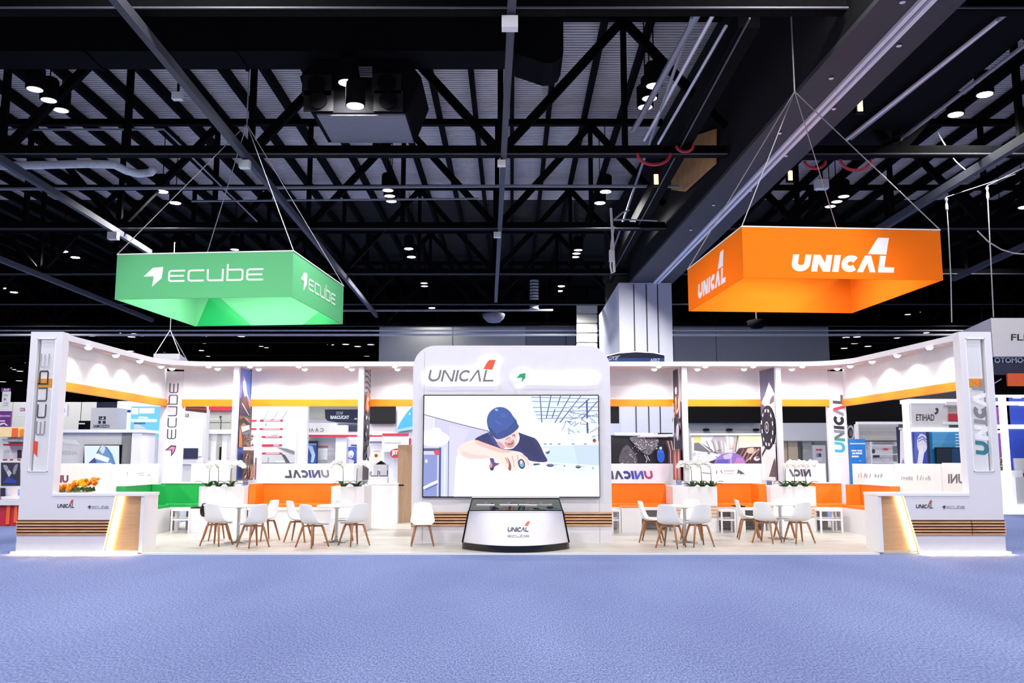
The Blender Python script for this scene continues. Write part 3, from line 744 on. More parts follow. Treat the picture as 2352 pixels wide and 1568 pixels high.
# ---- posts with printed panels standing on the planters
PLZ = P(600,1117,Y=20.95).z-.009
def post(label, i):
    x = XP[i]
    t = thing('canopy_post', label, 'post', (x, 21.12, Z0), group='white posts under the canopy edge')
    MB().box(x-.06, x+.06, 21.13, 21.25, PLZ, ZS-.002).build('shaft', 'pale_lam', t)
    return t
for i, lab in enumerate(['white post of the printed panel with blue sky, furthest left','white post of the narrow dark printed panel left of the screen','white post of the dark printed panel right of the screen','white post of the wheel-print panel furthest right']): post(lab, i)
def graphic(i, label, paint, side):
    x = XP[i]; t = thing('printed_panel', label, 'graphic panel', (x, 21.7, 1.16), group='tall printed panels beside the posts')
    xf = x+side*.045; xk = xf+(0,0,-.03,-.1)[i]; z1 = ZS-.005
    MB().ext([(xf-.015,21.26,1.17),(xf+.015,21.26,1.17),(xk+.015,22.14,1.17),(xk-.015,22.14,1.17)], (0,0,z1-1.17)).build('board', 'white_lam', t)
    # picture coordinates: u 0 (front) to 1 (back), v 0 (top) to 1 (bottom)
    def fn(u, v):
        u = min(1,max(0,u)); v = min(1,max(0,v)); return Vector((xf+(xk-xf)*u+side*.015, 21.26+.88*u, z1-.005-(z1-.01-1.18)*v))
    art = Art(fn, (side,0,0)); paint(art); art.build('print', 'ink', t)
rnd = random.Random(3)
def paint_a(a):
    a.rect(0,0,1,1,(96,128,214)); a.poly([(0,0),(.2,0),(.18,.45),(0,.45)],(120,110,180))
    a.poly([(.3,.06),(.5,.12),(1,.42),(1,.52),(.25,.28)],(214,206,214)); a.poly([(.1,.3),(1,.5),(1,.48),(.2,.16)],(70,62,92))
    for k in range(5): a.line([(.22+.06*k,.12+.03*k),(1,.3+.045*k)],.012,(240,238,244))
    a.poly([(0,.28),(.3,.25),(1,.36),(1,.44),(0,.44)],(66,54,78)); a.poly([(.3,.26),(.6,.24),(1,.36),(1,.40),(.35,.33)],(104,72,78))
    a.poly([(.2,.31),(.9,.41),(.9,.42),(.2,.325)],(236,232,238))
    a.rect(0,.43,1,.7,(128,98,86)); a.poly([(0,.5),(.3,.45),(.7,.44),(1,.48),(1,.53),(0,.53)],(176,140,122))
    for k in range(7): a.line([(.0,.47+.01*k),(.4,.445+.006*k),(1,.49+.006*k)],.006,(70,48,44))
    a.poly([(.15,.53),(.9,.5),(.95,.54),(.25,.575)],(236,232,232)); a.poly([(.2,.58),(.9,.555),(.95,.58),(.3,.60)],(120,124,146))
    a.poly([(0,.55),(.15,.55),(.35,.71),(0,.71)],(200,128,74))
    for k in range(90): 
        u = rnd.uniform(.3,1); v = rnd.uniform(.59,.7); a.ell(u,v,.035,.006,rnd.choice([(92,66,60),(188,150,130),(146,108,92),(214,190,176)]),0,6)
    a.rect(0,.705,1,.735,(226,214,214)); a.rect(0,.735,1,1,(92,70,64))
    for k in range(60):
        u = rnd.uniform(0,.95); v = rnd.uniform(.75,.97); a.line([(u,v),(u+rnd.uniform(-.2,.1),v+rnd.uniform(.01,.04))],.02,rnd.choice([(58,42,46),(150,112,84),(178,140,96),(112,84,74),(64,56,80),(196,186,184)]))
    a.poly([(.5,.9),(.8,.86),(.85,.98),(.4,.99)],(156,96,66)); a.rect(.86,.8,1,1,(70,56,84))
def paint_b(a):
    a.rect(0,0,1,1,(58,56,70)); a.rect(0,0,1,.24,(176,176,190)); a.poly([(.1,.02),(.9,.02),(.9,.1),(.1,.09)],(206,204,214))
    for k in range(5): a.line([(.05,.03+.05*k),(.5,.02+.05*k),(.95,.05+.05*k)],.02,(92,92,106))
    a.blob([(.5,.2),(.95,.25),(.9,.34),(.5,.4),(.15,.36),(.3,.26)],(214,112,78)); a.blob([(.4,.27),(.7,.25),(.75,.33),(.45,.36)],(232,186,130)); a.blob([(.6,.3),(.9,.28),(.85,.36)],(170,60,62))
    for k in range(26):
        u = rnd.uniform(.1,.9); v = rnd.uniform(.36,.97); a.line([(u,v),(u+rnd.uniform(-.3,.3),v+rnd.uniform(-.03,.03))],.03,rnd.choice([(150,148,160),(34,34,44),(206,204,212),(92,90,104)]))
    a.blob([(.4,.72),(.8,.7),(.85,.78),(.4,.8)],(170,168,178))
def paint_c(a):
    a.rect(0,0,1,1,(52,44,62)); a.poly([(.05,0),(.35,0),(.25,.32),(.02,.3)],(196,184,196)); a.blob([(.5,.3),(.75,.22),(.7,.36),(.5,.42)],(44,36,50))
    a.blob([(.55,.16),(.75,.17),(.72,.22),(.55,.22)],(236,234,240)); a.blob([(.62,.24),(.8,.28),(.7,.4),(.55,.3)],(226,168,84)); a.blob([(.86,.3),(.96,.34),(.8,.44),(.72,.4)],(206,110,60))
    a.blob([(.15,.22),(.4,.3),(.35,.45),(.12,.42)],(204,164,172))
    for k in range(34):
        u = rnd.uniform(.05,.95); v = rnd.uniform(.3,.62); a.line([(u,v),(u+rnd.uniform(-.12,.12),v+rnd.uniform(.01,.05))],.03,rnd.choice([(206,196,206),(28,24,34),(150,140,152),(232,228,234)]))
    a.blob([(.2,.5),(.45,.52),(.5,.6),(.3,.65),(.15,.58)],(216,204,212))
    a.rect(0,.73,1,1,(46,36,42)); 
    for k in range(9): a.blob([(.06+.1*k,.74),(.12+.1*k,.76),(.14+.09*k,.99),(.07+.09*k,.98)],[(206,92,84),(228,160,150),(236,226,220),(190,60,60)][k%4])
def paint_d(a):
    a.rect(0,0,1,1,(92,92,122)); a.poly([(0,0),(.6,0),(1,.2),(1,0)],(70,70,98)); a.poly([(.0,.0),(.5,.0),(.9,.4),(1,.6),(1,0)],(106,106,138))
    a.poly([(.35,.12),(.0,.24),(0,.5),(.5,.36),(.95,.3),(.7,.24)],(240,238,244)); a.blob([(.05,.25),(.3,.28),(.35,.33),(.1,.36)],(96,92,108))
    a.poly([(0,.3),(.4,.33),(0,.42)],(206,204,214))
    a.ell(.48,.53,.56,.215,(232,230,236)); a.ell(.48,.53,.5,.2,(40,36,46)); a.ell(.48,.53,.36,.145,(70,64,76)); a.ell(.48,.53,.33,.13,(44,40,50))
    for k in range(14):
        th = 2*PI*k/14; 
        if k in (3,10): continue
        a.ell(.48+.42*math.cos(th), .53+.165*math.sin(th), .05, .016, (226,224,230), 0, 8)
    a.ell(.48,.53,.14,.055,(196,192,202)); a.ell(.48,.53,.11,.043,(48,42,52)); a.ell(.48,.53,.05,.024,(180,176,188))
    a.rect(0,.775,1,1,(236,226,226)); a.poly([(.0,.68),(1,.70),(1,.78),(0,.8)],(236,230,232)); a.line([(.95,.78),(.5,.68)],.03,(52,46,56))
    a.ell(.48,.53,.5,.2,(40,36,46),0,24); a.ell(.48,.53,.4,.17,(86,80,92)); a.ell(.48,.53,.37,.155,(44,40,50))
    for k in range(12):
        th = 2*PI*k/12+.2; a.poly([(.48+.42*math.cos(th+d)*r, .53+.17*math.sin(th+d)*r) for d, r in ((-.12,1),(.12,1),(.12,.84),(-.12,.84))],(226,224,230))
    a.ell(.48,.53,.14,.055,(196,192,202)); a.ell(.48,.53,.11,.043,(48,42,52)); a.ell(.48,.53,.05,.024,(180,176,188))
    a.poly([(.1,.83),(.0,.8),(0,1),(.5,.985),(.4,.95)],(78,58,68)); a.poly([(0,.97),(.8,.97),(.8,1),(0,1)],(240,222,220))
graphic(0, 'tall printed panel with blue sky and stacked timber, furthest left', paint_a, 1)
graphic(1, 'tall narrow printed panel with dark machinery, just left of the passage', paint_b, 1)
graphic(2, 'tall dark printed panel with orange and red details, right of the screen', paint_c, -1)
graphic(3, 'tall printed panel with a large black wheel and white fin', paint_d, -1)
# ---- low white partitions behind the benches
def lowwall(label, x0, x1, letters=None, y=YB, top=1.575, mt='pale_lam'):
    t = thing('low_partition', label, 'partition', ((x0+x1)/2, y, Z0), group='low white partitions behind the benches')
    MB().box(x0, x1, y, y+.05, Z0, top).build('panel', mt, t)
    if letters:
        art = Art(pix(y), (0,-1,0)); letters(art); art.build('lettering', 'ink', t)
    return t
def mirrored_unical(a, x0, x1, yb, h, cols, drop=0):
    pl, fin, W = unical(.3, .2); k = (x1-x0)/W
    for i, q in enumerate(pl): 
        if i >= len(cols): break
        a.poly([(x1-p[0]*k, yb-p[1]*h) for p in q], cols[i])
G = (66,68,80)
lowwall('low white partition behind the green corner bench', -7.9, XP[0]-.07)
lowwall('low white partition with grey mirrored lettering, behind the long orange bench', XP[0]+.07, XP[1]-.3, lambda a: mirrored_unical(a, 652, 758, 1097, 18, [(110,110,122),(70,74,104),(70,74,104),(70,74,104),(60,70,110),(70,80,100),(60,62,74),(60,62,74),(60,62,74),(60,62,74)]))
lowwall('low white partition with blue and purple mirrored lettering, right of the screen', 1.95, XP[2]-.07, lambda a: mirrored_unical(a, 1390, 1501, 1100, 19, [(170,60,110),(70,70,160),(80,90,190),(70,80,190),(60,60,140),(50,54,120),(56,58,90),(70,74,96),(70,74,96),(70,74,96)]))
def arrow_mark(a):
    a.poly([(1711,1088),(1701,1081),(1695,1078),(1693,1090),(1698,1085),(1700,1089)], (84,84,92)); a.line([(1662,1081),(1686,1081)], 1.6, (160,158,166)); a.line([(1662,1087),(1684,1087)], 1.6, (190,188,196)); a.line([(1655,1080),(1659,1086)], 2, (110,110,120)); a.line([(1646,1080),(1646,1088)], 2, (110,110,120)); a.line([(1612,1085),(1632,1087)], 1.6, (120,120,130))
lowwall('low white partition with a small grey mirrored arrow mark', XP[2]+.07, XP[3]-.07, arrow_mark)
lowwall('low white partition with dark mirrored lettering partly behind orchids, near the right column', XP[3]+.07, 7.72, lambda a: mirrored_unical(a, 1790, 1881, 1094, 17, [(214,212,224),(60,62,76),(60,62,76),(60,62,76),(60,62,76),(70,72,84),(90,92,100)]))
def pixR(x, y):
    X = 8.4
    for _ in range(6): q = P(x, y, X=X); X = xr(q.y)-.03
    return P(x, y, X=X)
def sidewall(label, x, y0, y1, top, paint=None, side=1):
    if side < 0:
        t = thing('low_partition', label, 'partition', (xr((y0+y1)/2), (y0+y1)/2, Z0), group='low white partitions behind the benches')
        MB().ext([(xr(y0)-.03,y0,Z0),(xr(y0)+.02,y0,Z0),(xr(y1)+.02,y1,Z0),(xr(y1)-.03,y1,Z0)], (0,0,top-Z0)).build('panel', 'white_matte', t)
        a = Art(pixR, (-1,-.06,0)); paint(a); a.build('lettering', 'ink', t)
        return
    t = thing('low_partition', label, 'partition', (x, (y0+y1)/2, Z0), group='low white partitions behind the benches')
    MB().box(x-.025, x+.025, y0, y1, Z0, top).build('panel', 'white_matte', t)
    if paint:
        a = Art(pixX(x+side*.025), (side,0,0)); paint(a); a.build('lettering', 'ink', t)
def pl1(a): a.line([(290,1087),(293,1084),(293,1094)],1.2,(170,170,180)); a.line([(314,1087),(330,1086)],1.2,(170,170,180)); a.line([(318,1091),(330,1091)],1.2,(180,180,190)); a.ell(342,1091,3,1.5,(196,196,204))
def pl2(a): 
    for i in range(1): a.text('MU', 126, 1091, 157, 1108, (122,52,92), bold=.05)
sidewall('low white side partition beside the green bench with tiny grey marks', -8.6, 19.3, 21.9, 1.575, pl1)
sidewall('low white side partition behind the yellow flowers with purple letters', -8.6, 16.9, 19.28, 1.60, pl2)
def ptx(s, x0, x1, y0, y1, c): return lambda a: a.text(s, x0, y0, x1, y1, c, mirror=True, bold=.03)
def marks(x0, x1, y0, y1, n, c, seed):
    r_ = random.Random(seed)
    def f(a):
        w_ = (x1-x0)/n
        for k in range(n):
            if r_.random() < .16: continue
            x = x0+w_*k; t_ = r_.uniform(0,.45)*(y1-y0)
            a.line([(x,y1),(x+w_*r_.uniform(-.1,.5),y0+t_)], w_*.24, c)
            if r_.random() < .6: a.line([(x+w_*.2,y0+t_+1),(x+w_*.7,y1-r_.uniform(0,3))], w_*.2, c)
    return f
yA, yB_, yC = pixR(1953,1090).y, pixR(2053,1090).y, pixR(2163,1090).y
sidewall('low white side partition with grey mirrored strokes, nearest the right column', 8.6, yB_+.02, min(yA,21.85), 1.575, marks(1972, 2030, 1085, 1097, 9, (150,150,158), 3), -1)
sidewall('low white side partition with faint mirrored strokes, middle one at the right', 8.6, yC+.03, yB_-.02, 1.59, marks(2070, 2140, 1090, 1102, 11, (166,166,174), 5), -1)
sidewall('low white side partition with dark mirrored letters, next to the right tower', 8.6, 16.7, yC-.03, 1.61, ptx('UNI', 2178, 2216, 1088, 1110, (110,108,116)), -1)
# ---- benches
ZSEAT = .6
def bench(label, x0, x1, m, open_base=True, arm=None, group='upholstered benches against the back partition'):
    t = thing('bench', label, 'bench', ((x0+x1)/2, 21.7, Z0), group=group)
    MB().box(x0, x1, 21.95, 22.18, ZSEAT+.03, 1.1).build('backrest', m, t)
    MB().box(x0, x1, 21.93, 22.19, 1.1, 1.125).build('back_cap', 'white_lam', t)
    MB().box(x0, x1, 21.25, 21.95, ZSEAT-.03, ZSEAT+.03).build('seat_cushion', m, t)
    MB().box(x0, x1, 21.22, 22.18, ZSEAT-.1, ZSEAT-.03).build('seat_board', 'white_lam', t)
    if arm: 
        xa = x0 if arm < 0 else x1-.16
        MB().box(xa, xa+.16, 21.3, 21.95, ZSEAT+.03, 1.1).build('arm_pad', m, t)
    if not open_base: MB().box(x0+.02, x1-.02, 21.25, 22.18, Z0, ZSEAT-.1).build('base', 'white_lam', t)
    else:
        for x in (x0+.06, (x0+x1)/2, x1-.06):
            MB().box(x-.025, x+.025, 21.3, 21.35, Z0, ZSEAT-.1).build('leg', 'white_lam', t)
            MB().box(x-.025, x+.025, 22.05, 22.1, Z0, ZSEAT-.1).build('leg', 'white_lam', t)
        MB().box(x0+.06, x1-.06, 21.31, 21.34, .3, .34).build('stretcher', 'white_lam', t)
    return t
def sbench(label, xw, s, m, y0, y1):
    t = thing('bench', label, 'bench', (xw(y0)-s*.3, (y0+y1)/2, Z0), group='upholstered benches along the booth sides')
    def q(name, d0, d1, ya, yb, z0, z1, mm): MB().ext([(xw(ya)-s*d0,ya,z0),(xw(ya)-s*d1,ya,z0),(xw(yb)-s*d1,yb,z0),(xw(yb)-s*d0,yb,z0)], (0,0,z1-z0)).build(name, mm, t)
    q('backrest', .01, .2, y0, y1, ZSEAT+.031, 1.1, m); q('back_cap', 0, .22, y0, y1+.02, 1.101, 1.125, 'white_lam'); q('seat_cushion', .2, .6, y0, y1, ZSEAT-.03, ZSEAT+.03, m)
    q('end_pad', .21, .5, y1-.12, y1, ZSEAT+.031, 1.1, m); q('base', .0, .62, y0, y1, Z0, ZSEAT-.031, 'white_lam')
sbench('green side bench behind the left counter', lambda y: -8.57, -1, 'green_seat', 19.6, 21.1)
sbench('orange side bench behind the right counter', lambda y: xr(y)-.04, 1, 'orange_seat', 19.55, 21.1)
# ---- white boxes and side tables near the benches
def cube(label, px0, px1, py0, py1, Y, top=None, dep=.55, nm='storage_cube'):
    a, b = P(px0,1190,Y=Y), P(px1,1190,Y=Y); z1 = P(px0,py0,Y=Y).z
    t = thing(nm, label, 'box', ((a.x+b.x)/2, Y+dep/2, Z0), group='white boxes beside the benches')
    MB().box(a.x, b.x, Y, Y+dep, Z0, z1-.02).build('carcass', 'white_lam', t)
    MB().box(a.x-.01, b.x+.01, Y-.01, Y+dep, z1-.018, z1).build('lid', top or 'white_lam', t)
cube('white box with dark lid edge beside the green bench', 437, 474, 1165, 1220, 20.55, 'black_matte', .5)
cube('white box with orange top in front of the bench right of the screen', 1428, 1474, 1163, 1221, 20.6, 'orange_seat', .45)
cube('white box with dark top edge left of the rearmost right chairs', 1692, 1712, 1162, 1213, 20.7, 'black_matte', .4)
def sidetable(label, px0, px1, py0, Y):
    a, b = P(px0,1190,Y=Y), P(px1,1190,Y=Y); z1 = P(px0,py0,Y=Y).z
    t = thing('side_table', label, 'side table', ((a.x+b.x)/2, Y+.2, Z0), group='open white side tables by the benches')
    MB().box(a.x, b.x, Y, Y+.4, z1-.04, z1).build('table_top', 'white_lam', t)
    MB().box(a.x+.03, b.x-.03, Y+.02, Y+.38, z1*.55, z1*.55+.03).build('shelf', 'white_lam', t)
    for x in (a.x+.02, b.x-.02):
        for yy in (Y+.02, Y+.38): MB().box(x-.018, x+.018, yy-.018, yy+.018, Z0, z1-.04).build('leg', 'white_lam', t)
sidetable('open white side table in front of the green bench', 392, 436, 1169, 20.5)
sidetable('open white side table between the right planters', 1656, 1691, 1171, 20.6)
sidetable('open white side table beside the right column', 1884, 1936, 1170, 20.55)
sidetable('open white side table at the right foot of the screen wall', 1405, 1426, 1171, 20.6)
# ---- planters with orchids
def planter(label, px0, px1, slats):
    a, b = P(px0,1160,Y=20.95), P(px1,1160,Y=20.95)
    t = thing('planter_box', label, 'planter', ((a.x+b.x)/2, 21.2, Z0), group='tall white planter boxes')
    zt = P(600,1117,Y=20.95).z
    mb = MB(); x0, x1, y0, y1 = a.x, b.x, 20.95, 22.1
    mb.box(x0,x1,y0,y0+.04,Z0,zt).box(x0,x1,y1-.04,y1,Z0,zt).box(x0,x0+.04,y0+.04,y1-.04,Z0,zt).box(x1-.04,x1,y0+.04,y1-.04,Z0,zt); mb.build('box_body', 'white_lam', t)
    MB().box(x0+.045,x1-.045,y0+.045,21.12,zt-.12,zt-.05).build('soil', 'soil', t)
    MB().box(x0+.045,x1-.045,21.121,y1-.045,zt-.06,zt-.01).build('lid', 'white_lam', t)
    if slats:
        mb = MB()
        for k in range(4): mb.box(x0-.006, x1+.006, y0-.02, y0-.001, .36+k*.075, .39+k*.075)
        mb.build('wood_slats', 'slat_wood', t)
    return x0, x1, zt
PL = [planter('tall white planter between the green and the long orange bench', 456, 559, False), planter('tall white planter with orchids right of the long orange bench', 760, 836, False),
      planter('tall white planter with wood slats left of the short right bench', 1546, 1648, True), planter('tall white planter with wood slats nearest the right column', 1771, 1875, True)]
bench('green upholstered bench in the left rear corner', -8.53, PL[0][0]-.01, 'green_seat')
bench('long orange bench on a white base left of the screen', PL[0][1]+.01, PL[1][0]-.01, 'orange_seat', False, -1)
bench('orange bench directly right of the screen', 2.0, PL[2][0]-.01, 'orange_seat', True)
bench('orange bench with a side arm between the two right planters', PL[2][1]+.01, PL[3][0]-.01, 'orange_seat', True, 1)
bench('short orange bench beside the right column', PL[3][1]+.01, 8.0, 'orange_seat')
# one orchid, then copies
def make_orchid():
    t = thing('orchid_plant', 'x', 'orchid')
    rnd = random.Random(5)
    mb = MB()
    pts = [(0,0,0),(.01,0,.2),(.015,-.01,.4),(.03,-.01,.5),(.1,-.02,.56),(.2,-.03,.575),(.28,-.03,.55)]
    mb.tube(pts, [.009,.008,.007,.006,.005,.004,.003], 6); st = mb.build('stem', 'leaf_green', t, True, True)
    lm = MB()
    for k in range(6):
        an = k*1.05+.3; L_ = rnd.uniform(.2,.32); w = .05
        d = Vector((math.cos(an), math.sin(an), 0)); q = Vector((-d.y, d.x, 0))
        rows_ = []
        for i in range(6):
            f = i/5; c = d*L_*f+Vector((0,0,.17*math.sin(f*2.2)*(.7+.3*(k%2)))); ww = w*math.sin(PI*(.12+.86*f))
            rows_.append((c+q*ww+Vector((0,0,.012)), c, c-q*ww+Vector((0,0,.012))))
        vs = [p for r_ in rows_ for p in r_]; fs = []
        for i in range(5): fs += [(i*3,i*3+1,i*3+4,i*3+3),(i*3+1,i*3+2,i*3+5,i*3+4)]
        lm.add(vs, fs)
    lm.build('leaves', 'leaf_green', t, True, True)
    proto = None
    for i, (x, z) in enumerate([(.03,.53),(.09,.58),(.15,.6),(.2,.585),(.25,.565),(.29,.53)]):
        if proto is None:
            bm_ = MB()
            for k in range(5):
                an = 2*PI*k/5+PI/2; r_ = .07 if k in (1,4) else .056
                ctr = Vector((math.cos(an)*r_*.62, -.012, math.sin(an)*r_*.62))
                pts_ = [ctr+Vector((math.cos(2*PI*j/8)*r_*.62, .008*math.sin(2*PI*j/8*2), math.sin(2*PI*j/8)*r_*.62)) for j in range(8)]
                bm_.add([ctr+Vector((0,-.012,0))]+pts_, [(0,1+(j+1)%8,1+j) for j in range(8)])
            bm_.lathe([(.003,-.02),(.012,-.008),(.014,.006),(.004,.016)], 6, (0,-.02,0))
            proto = bm_.build('blossom', 'petal_white', st, True, False); proto.location = (x, -.03, z)
        else:
            c = proto.copy(); COL.objects.link(c); c.parent = st; c.location = (x, -.03-.012*(i%2), z); c.rotation_euler = (rnd.uniform(-.4,.4), rnd.uniform(-1,1), rnd.uniform(-.6,.6))
    t['group'] = 'white orchids in the planter boxes'
    return t
orch = make_orchid(); first = True
names = ['the planter by the green bench','the planter right of the long orange bench','the planter right of the screen','the planter nearest the right column']
spots = [[(479,0,'left'),(502,1,'middle'),(529,0,'right')],[(789,1,'left'),(818,0,'right')],[(1590,1,'left'),(1613,1,'middle'),(1635,1,'right')],[(1803,0,'left'),(1824,0,'middle'),(1850,0,'right')]]
for pi, sp_ in enumerate(spots):
    for (px, flip, w_) in sp_:
        x = P(px,1110,Y=21.05).x; lab = f'white orchid, {w_} one in {names[pi]}'
        loc = (x, 21.05, PL[pi][2]-.05)
        if first: orch.location = loc; orch['label'] = lab; first = False; o = orch
        else: o = dup(orch, loc, PI if flip else 0.0, lab)
        if pi == 0 and w_ == 'right': o.rotation_euler = (0,0,0)
# ================================================================== towers and reception counters
def tower(s, label):
    x0, x1 = (-8.87, -8.28) if s < 0 else (8.24, 8.83)
    t = thing('booth_tower', label, 'tower', ((x0+x1)/2, YF+.12, 0), group='white towers with clear windows at the booth corners')
    ys, ye = YF, YF+.24
    w0, w1 = (P(64,1082,Y=YF).x, P(109,1082,Y=YF).x) if s < 0 else (P(2237,1082,Y=YF).x, P(2283,1082,Y=YF).x)
    zb, zt = P(0,1083,Y=YF).z, P(0,777,Y=YF).z; zT = ZT+.03
    mb = MB()
    mb.box(x0,x1,ys,ye,.0505,zb); mb.box(x0,x1,ys,ye,zt,zT); mb.box(x0,w0,ys,ye,zb,zt); mb.box(w1,x1,ys,ye,zb,zt); mb.build('frame', 'pale_lam', t)
    mb = MB(); e = .012; mb.box(w0,w0+e,ys-.012,ye,zb,zt).box(w1-e,w1,ys-.012,ye,zb,zt).box(w0,w1,ys-.012,ye,zb,zb+e).box(w0,w1,ys-.012,ye,zt-e,zt); mb.build('window_trim', 'white_matte', t)
    MB().box(w0+e,w1-e,ys+.1,ys+.112,zb+e,zt-e).build('window_pane', 'clear_acrylic', t)
    rp = MB().box(x0+.01, x1-.01, ys+.15, ys+.19, zb-.02, ZT-.01).build('return_panel', 'panel_glow', t); MB().box(x0+.01, x1-.01, ys+.12, ys+.149, 2.985, 3.155).build('orange_band', 'orange_glow', rp)  # panel and band glow on their own to brighten the shaded window
    mb = MB()
    for k in range(5): mb.box(x0-.012, x1 if s < 0 else x1+.012, ys-.03, ys-.001, .34+k*.052, .366+k*.052)
    mb.build('wood_slats', 'slat_wood', t)
    MB().box(x0-.004, x1+.004, ys-.006, ys-.0005, .335, .6).build('slat_backing', 'slat_gap', t)
    return t, w0, w1, zb, zt
t, w0, w1, zb, zt = tower(-1, 'white tower at the left front corner with a tall clear window')
fn = pix(YF+.099); pl, icon, W = ecube(.17)
ya_, yb_ = P(0,1000,Y=YF+.1).z, P(0,812,Y=YF+.1).z
xa_, xb_ = P(88,900,Y=YF+.1).x, P(110,900,Y=YF+.1).x
sl = (P(98,1000,Y=YF).x-P(98,812,Y=YF).x)
art = Art(lambda u, v: Vector((xb_-v*(xb_-xa_), YF+.1, ya_+(yb_-ya_)*u/W)), (0,-1,0))
cc = [(150,150,158),(150,150,158),(130,130,138),(80,80,90),(60,60,70),(140,110,90),(140,110,90)]
for i, q in enumerate(pl): art.poly(q, (150,150,160) if i < 2 else (84,84,94) if i < 4 else (60,60,70) if i < 5 else (190,186,190))
art.build('lettering', 'ink', t)
art = Art(pix(YF+.1), (0,-1,0)); art.poly([(77,1012),(88,1014),(86,1040),(86,1050),(75,1036)], (226,82,60)); art.build('tail_mark', 'ink', t)
t, w0, w1, zb, zt = tower(1, 'white tower at the right front corner with a tall clear window')
pl, fin, W = unical(.34, .12)
xa_, xb_ = P(2236,960,Y=YF+.1).x, P(2266,960,Y=YF+.1).x; ya_, yb_ = P(0,1046,Y=YF+.1).z, P(0,868,Y=YF+.1).z
art = Art(lambda u, v: Vector((xb_-v*(xb_-xa_), YF+.1, ya_+(yb_-ya_)*u/W)), (0,-1,0))
cols = [(54,128,146)]+[(244,244,248)]*3+[(150,150,158),(130,130,138)]+[(244,244,248)]*2+[(150,150,156)]*2
for q, c in zip(pl, cols): art.poly(q, c)
art.build('lettering', 'ink', t)
art = Art(pix(YF+.1), (0,-1,0)); art.poly([(2232,873),(2243,871),(2262,884),(2262,897)], (236,130,50)); art.build('tail_mark', 'ink', t)
# counters
def counter(s, label):
    sx = (lambda px, py, Y=YF: P(px, py, Y=Y).x)
    zt = 1.075
    if s < 0: xo = -8.28; xe = sx(320,1200); t0, t1 = sx(266,1136), sx(236,1262)
    else: xo = 8.24; xe = sx(2028,1200); t0, t1 = sx(2074,1136), sx(2113,1262)
    t = thing('reception_counter', label, 'counter', ((xo+xe)/2, YF+.35, 0), group='white reception counters at the booth front')
    zb = .051
    f = lambda z: t0+(t1-t0)*(zt-z)/(zt-zb)
    # front board with slanted end
    MB().ext([(xo,YF,zb),(f(zb),YF,zb),(f(zt-.05),YF,zt-.05),(xo,YF,zt-.05)], (0,.05,0)).build('front_panel', 'pale_lam', t)
    MB().box(xo, xe, YF+.125, YF+.165, .0605, zt-.05).build('wood_panel', 'oak_panel', t)
    MB().box(xe, xe-s*-.0+(.06 if s < 0 else -.06), YF+.02, YF+.66, Z0, zt-.05).build('end_panel', 'white_lam', t)
    MB().box(xo, xe+(.07 if s < 0 else -.07), YF-.01, YF+.68, zt-.05, zt).build('countertop', 'white_matte', t)
    # LED strip lying behind the slanted edge
    d = (-s)*.012; w = (-s)*.1
    MB().ext([(f(zb)+d,YF+.085,zb),(f(zb)+d+w,YF+.085,zb),(f(zt-.06)+d+w,YF+.085,zt-.06),(f(zt-.06)+d,YF+.085,zt-.06)], (0,.012,0)).build('light_strip', 'led_warm', t)
    x_out = (-8.93 if s < 0 else 8.89)
    mb = MB(); mb.box(x_out, (xe if s < 0 else t1), YF-.055, YF-.03, .012, .044); mb.build('base_light', 'led_base', t)
    MB().box((-8.87 if s < 0 else 8.83), (xe if s < 0 else t1), YF-.029, YF+.06, .003, .045).build('plinth', 'white_lam', t); MB().box(x_out, (xe if s < 0 else t1), YF-.075, YF+.2, .0452, .0502).build('plinth_lip', 'white_lam', t)
    mb = MB(); mb2 = MB()
    for k in range(5):
        z = .34+k*.052; ee = f(z+.013)
        mb.ext([(xo,YF-.03,z),(ee,YF-.03,z),(f(z+.026),YF-.03,z+.026),(xo,YF-.03,z+.026)], (0,.029,0))
    mb.build('wood_slats', 'slat_wood', t)
    MB().ext([(xo,YF-.006,.335),(f(.335),YF-.006,.335),(f(.6),YF-.006,.6),(xo,YF-.006,.6)], (0,.0055,0)).build('slat_backing', 'slat_gap', t)
    # marks on the front
    pl, fin, W = unical(.24, .25)
    if s < 0: x0, x1, yb, h = 131, 172, 1166, 9.0
    else: x0, x1, yb, h = 2103, 2144, 1167, 9.0
    k = (x1-x0)/W; a = Art(pix(YF), (0,-1,0))
    a.polys([[(x0+p[0]*k, yb-p[1]*h) for p in q] for q in pl], (36,34,44)); a.poly([(x0+p[0]*k, yb-p[1]*h) for p in fin], (206,84,72)); a.build('company_mark', 'ink', t)
    pl, icon, W = ecube(.16); x0, x1, yb, h = (211,250,1168,6) if s < 0 else (2174,2216,1168,6)
    k = (x1-x0)/W; a = Art(pix(YF), (0,-1,0))
    a.polys([[(x0+p[0]*k, yb-p[1]*h) for p in q] for q in pl], (112,112,124)); a.poly([(x0+p[0]*k, yb-p[1]*h) for p in icon], (70,70,82)); a.build('second_mark', 'ink', t)
    return t
counter(-1, 'white reception counter at the left with slanted wood end and warm light strip')
counter(1, 'white reception counter at the right with slanted wood end and warm light strip')
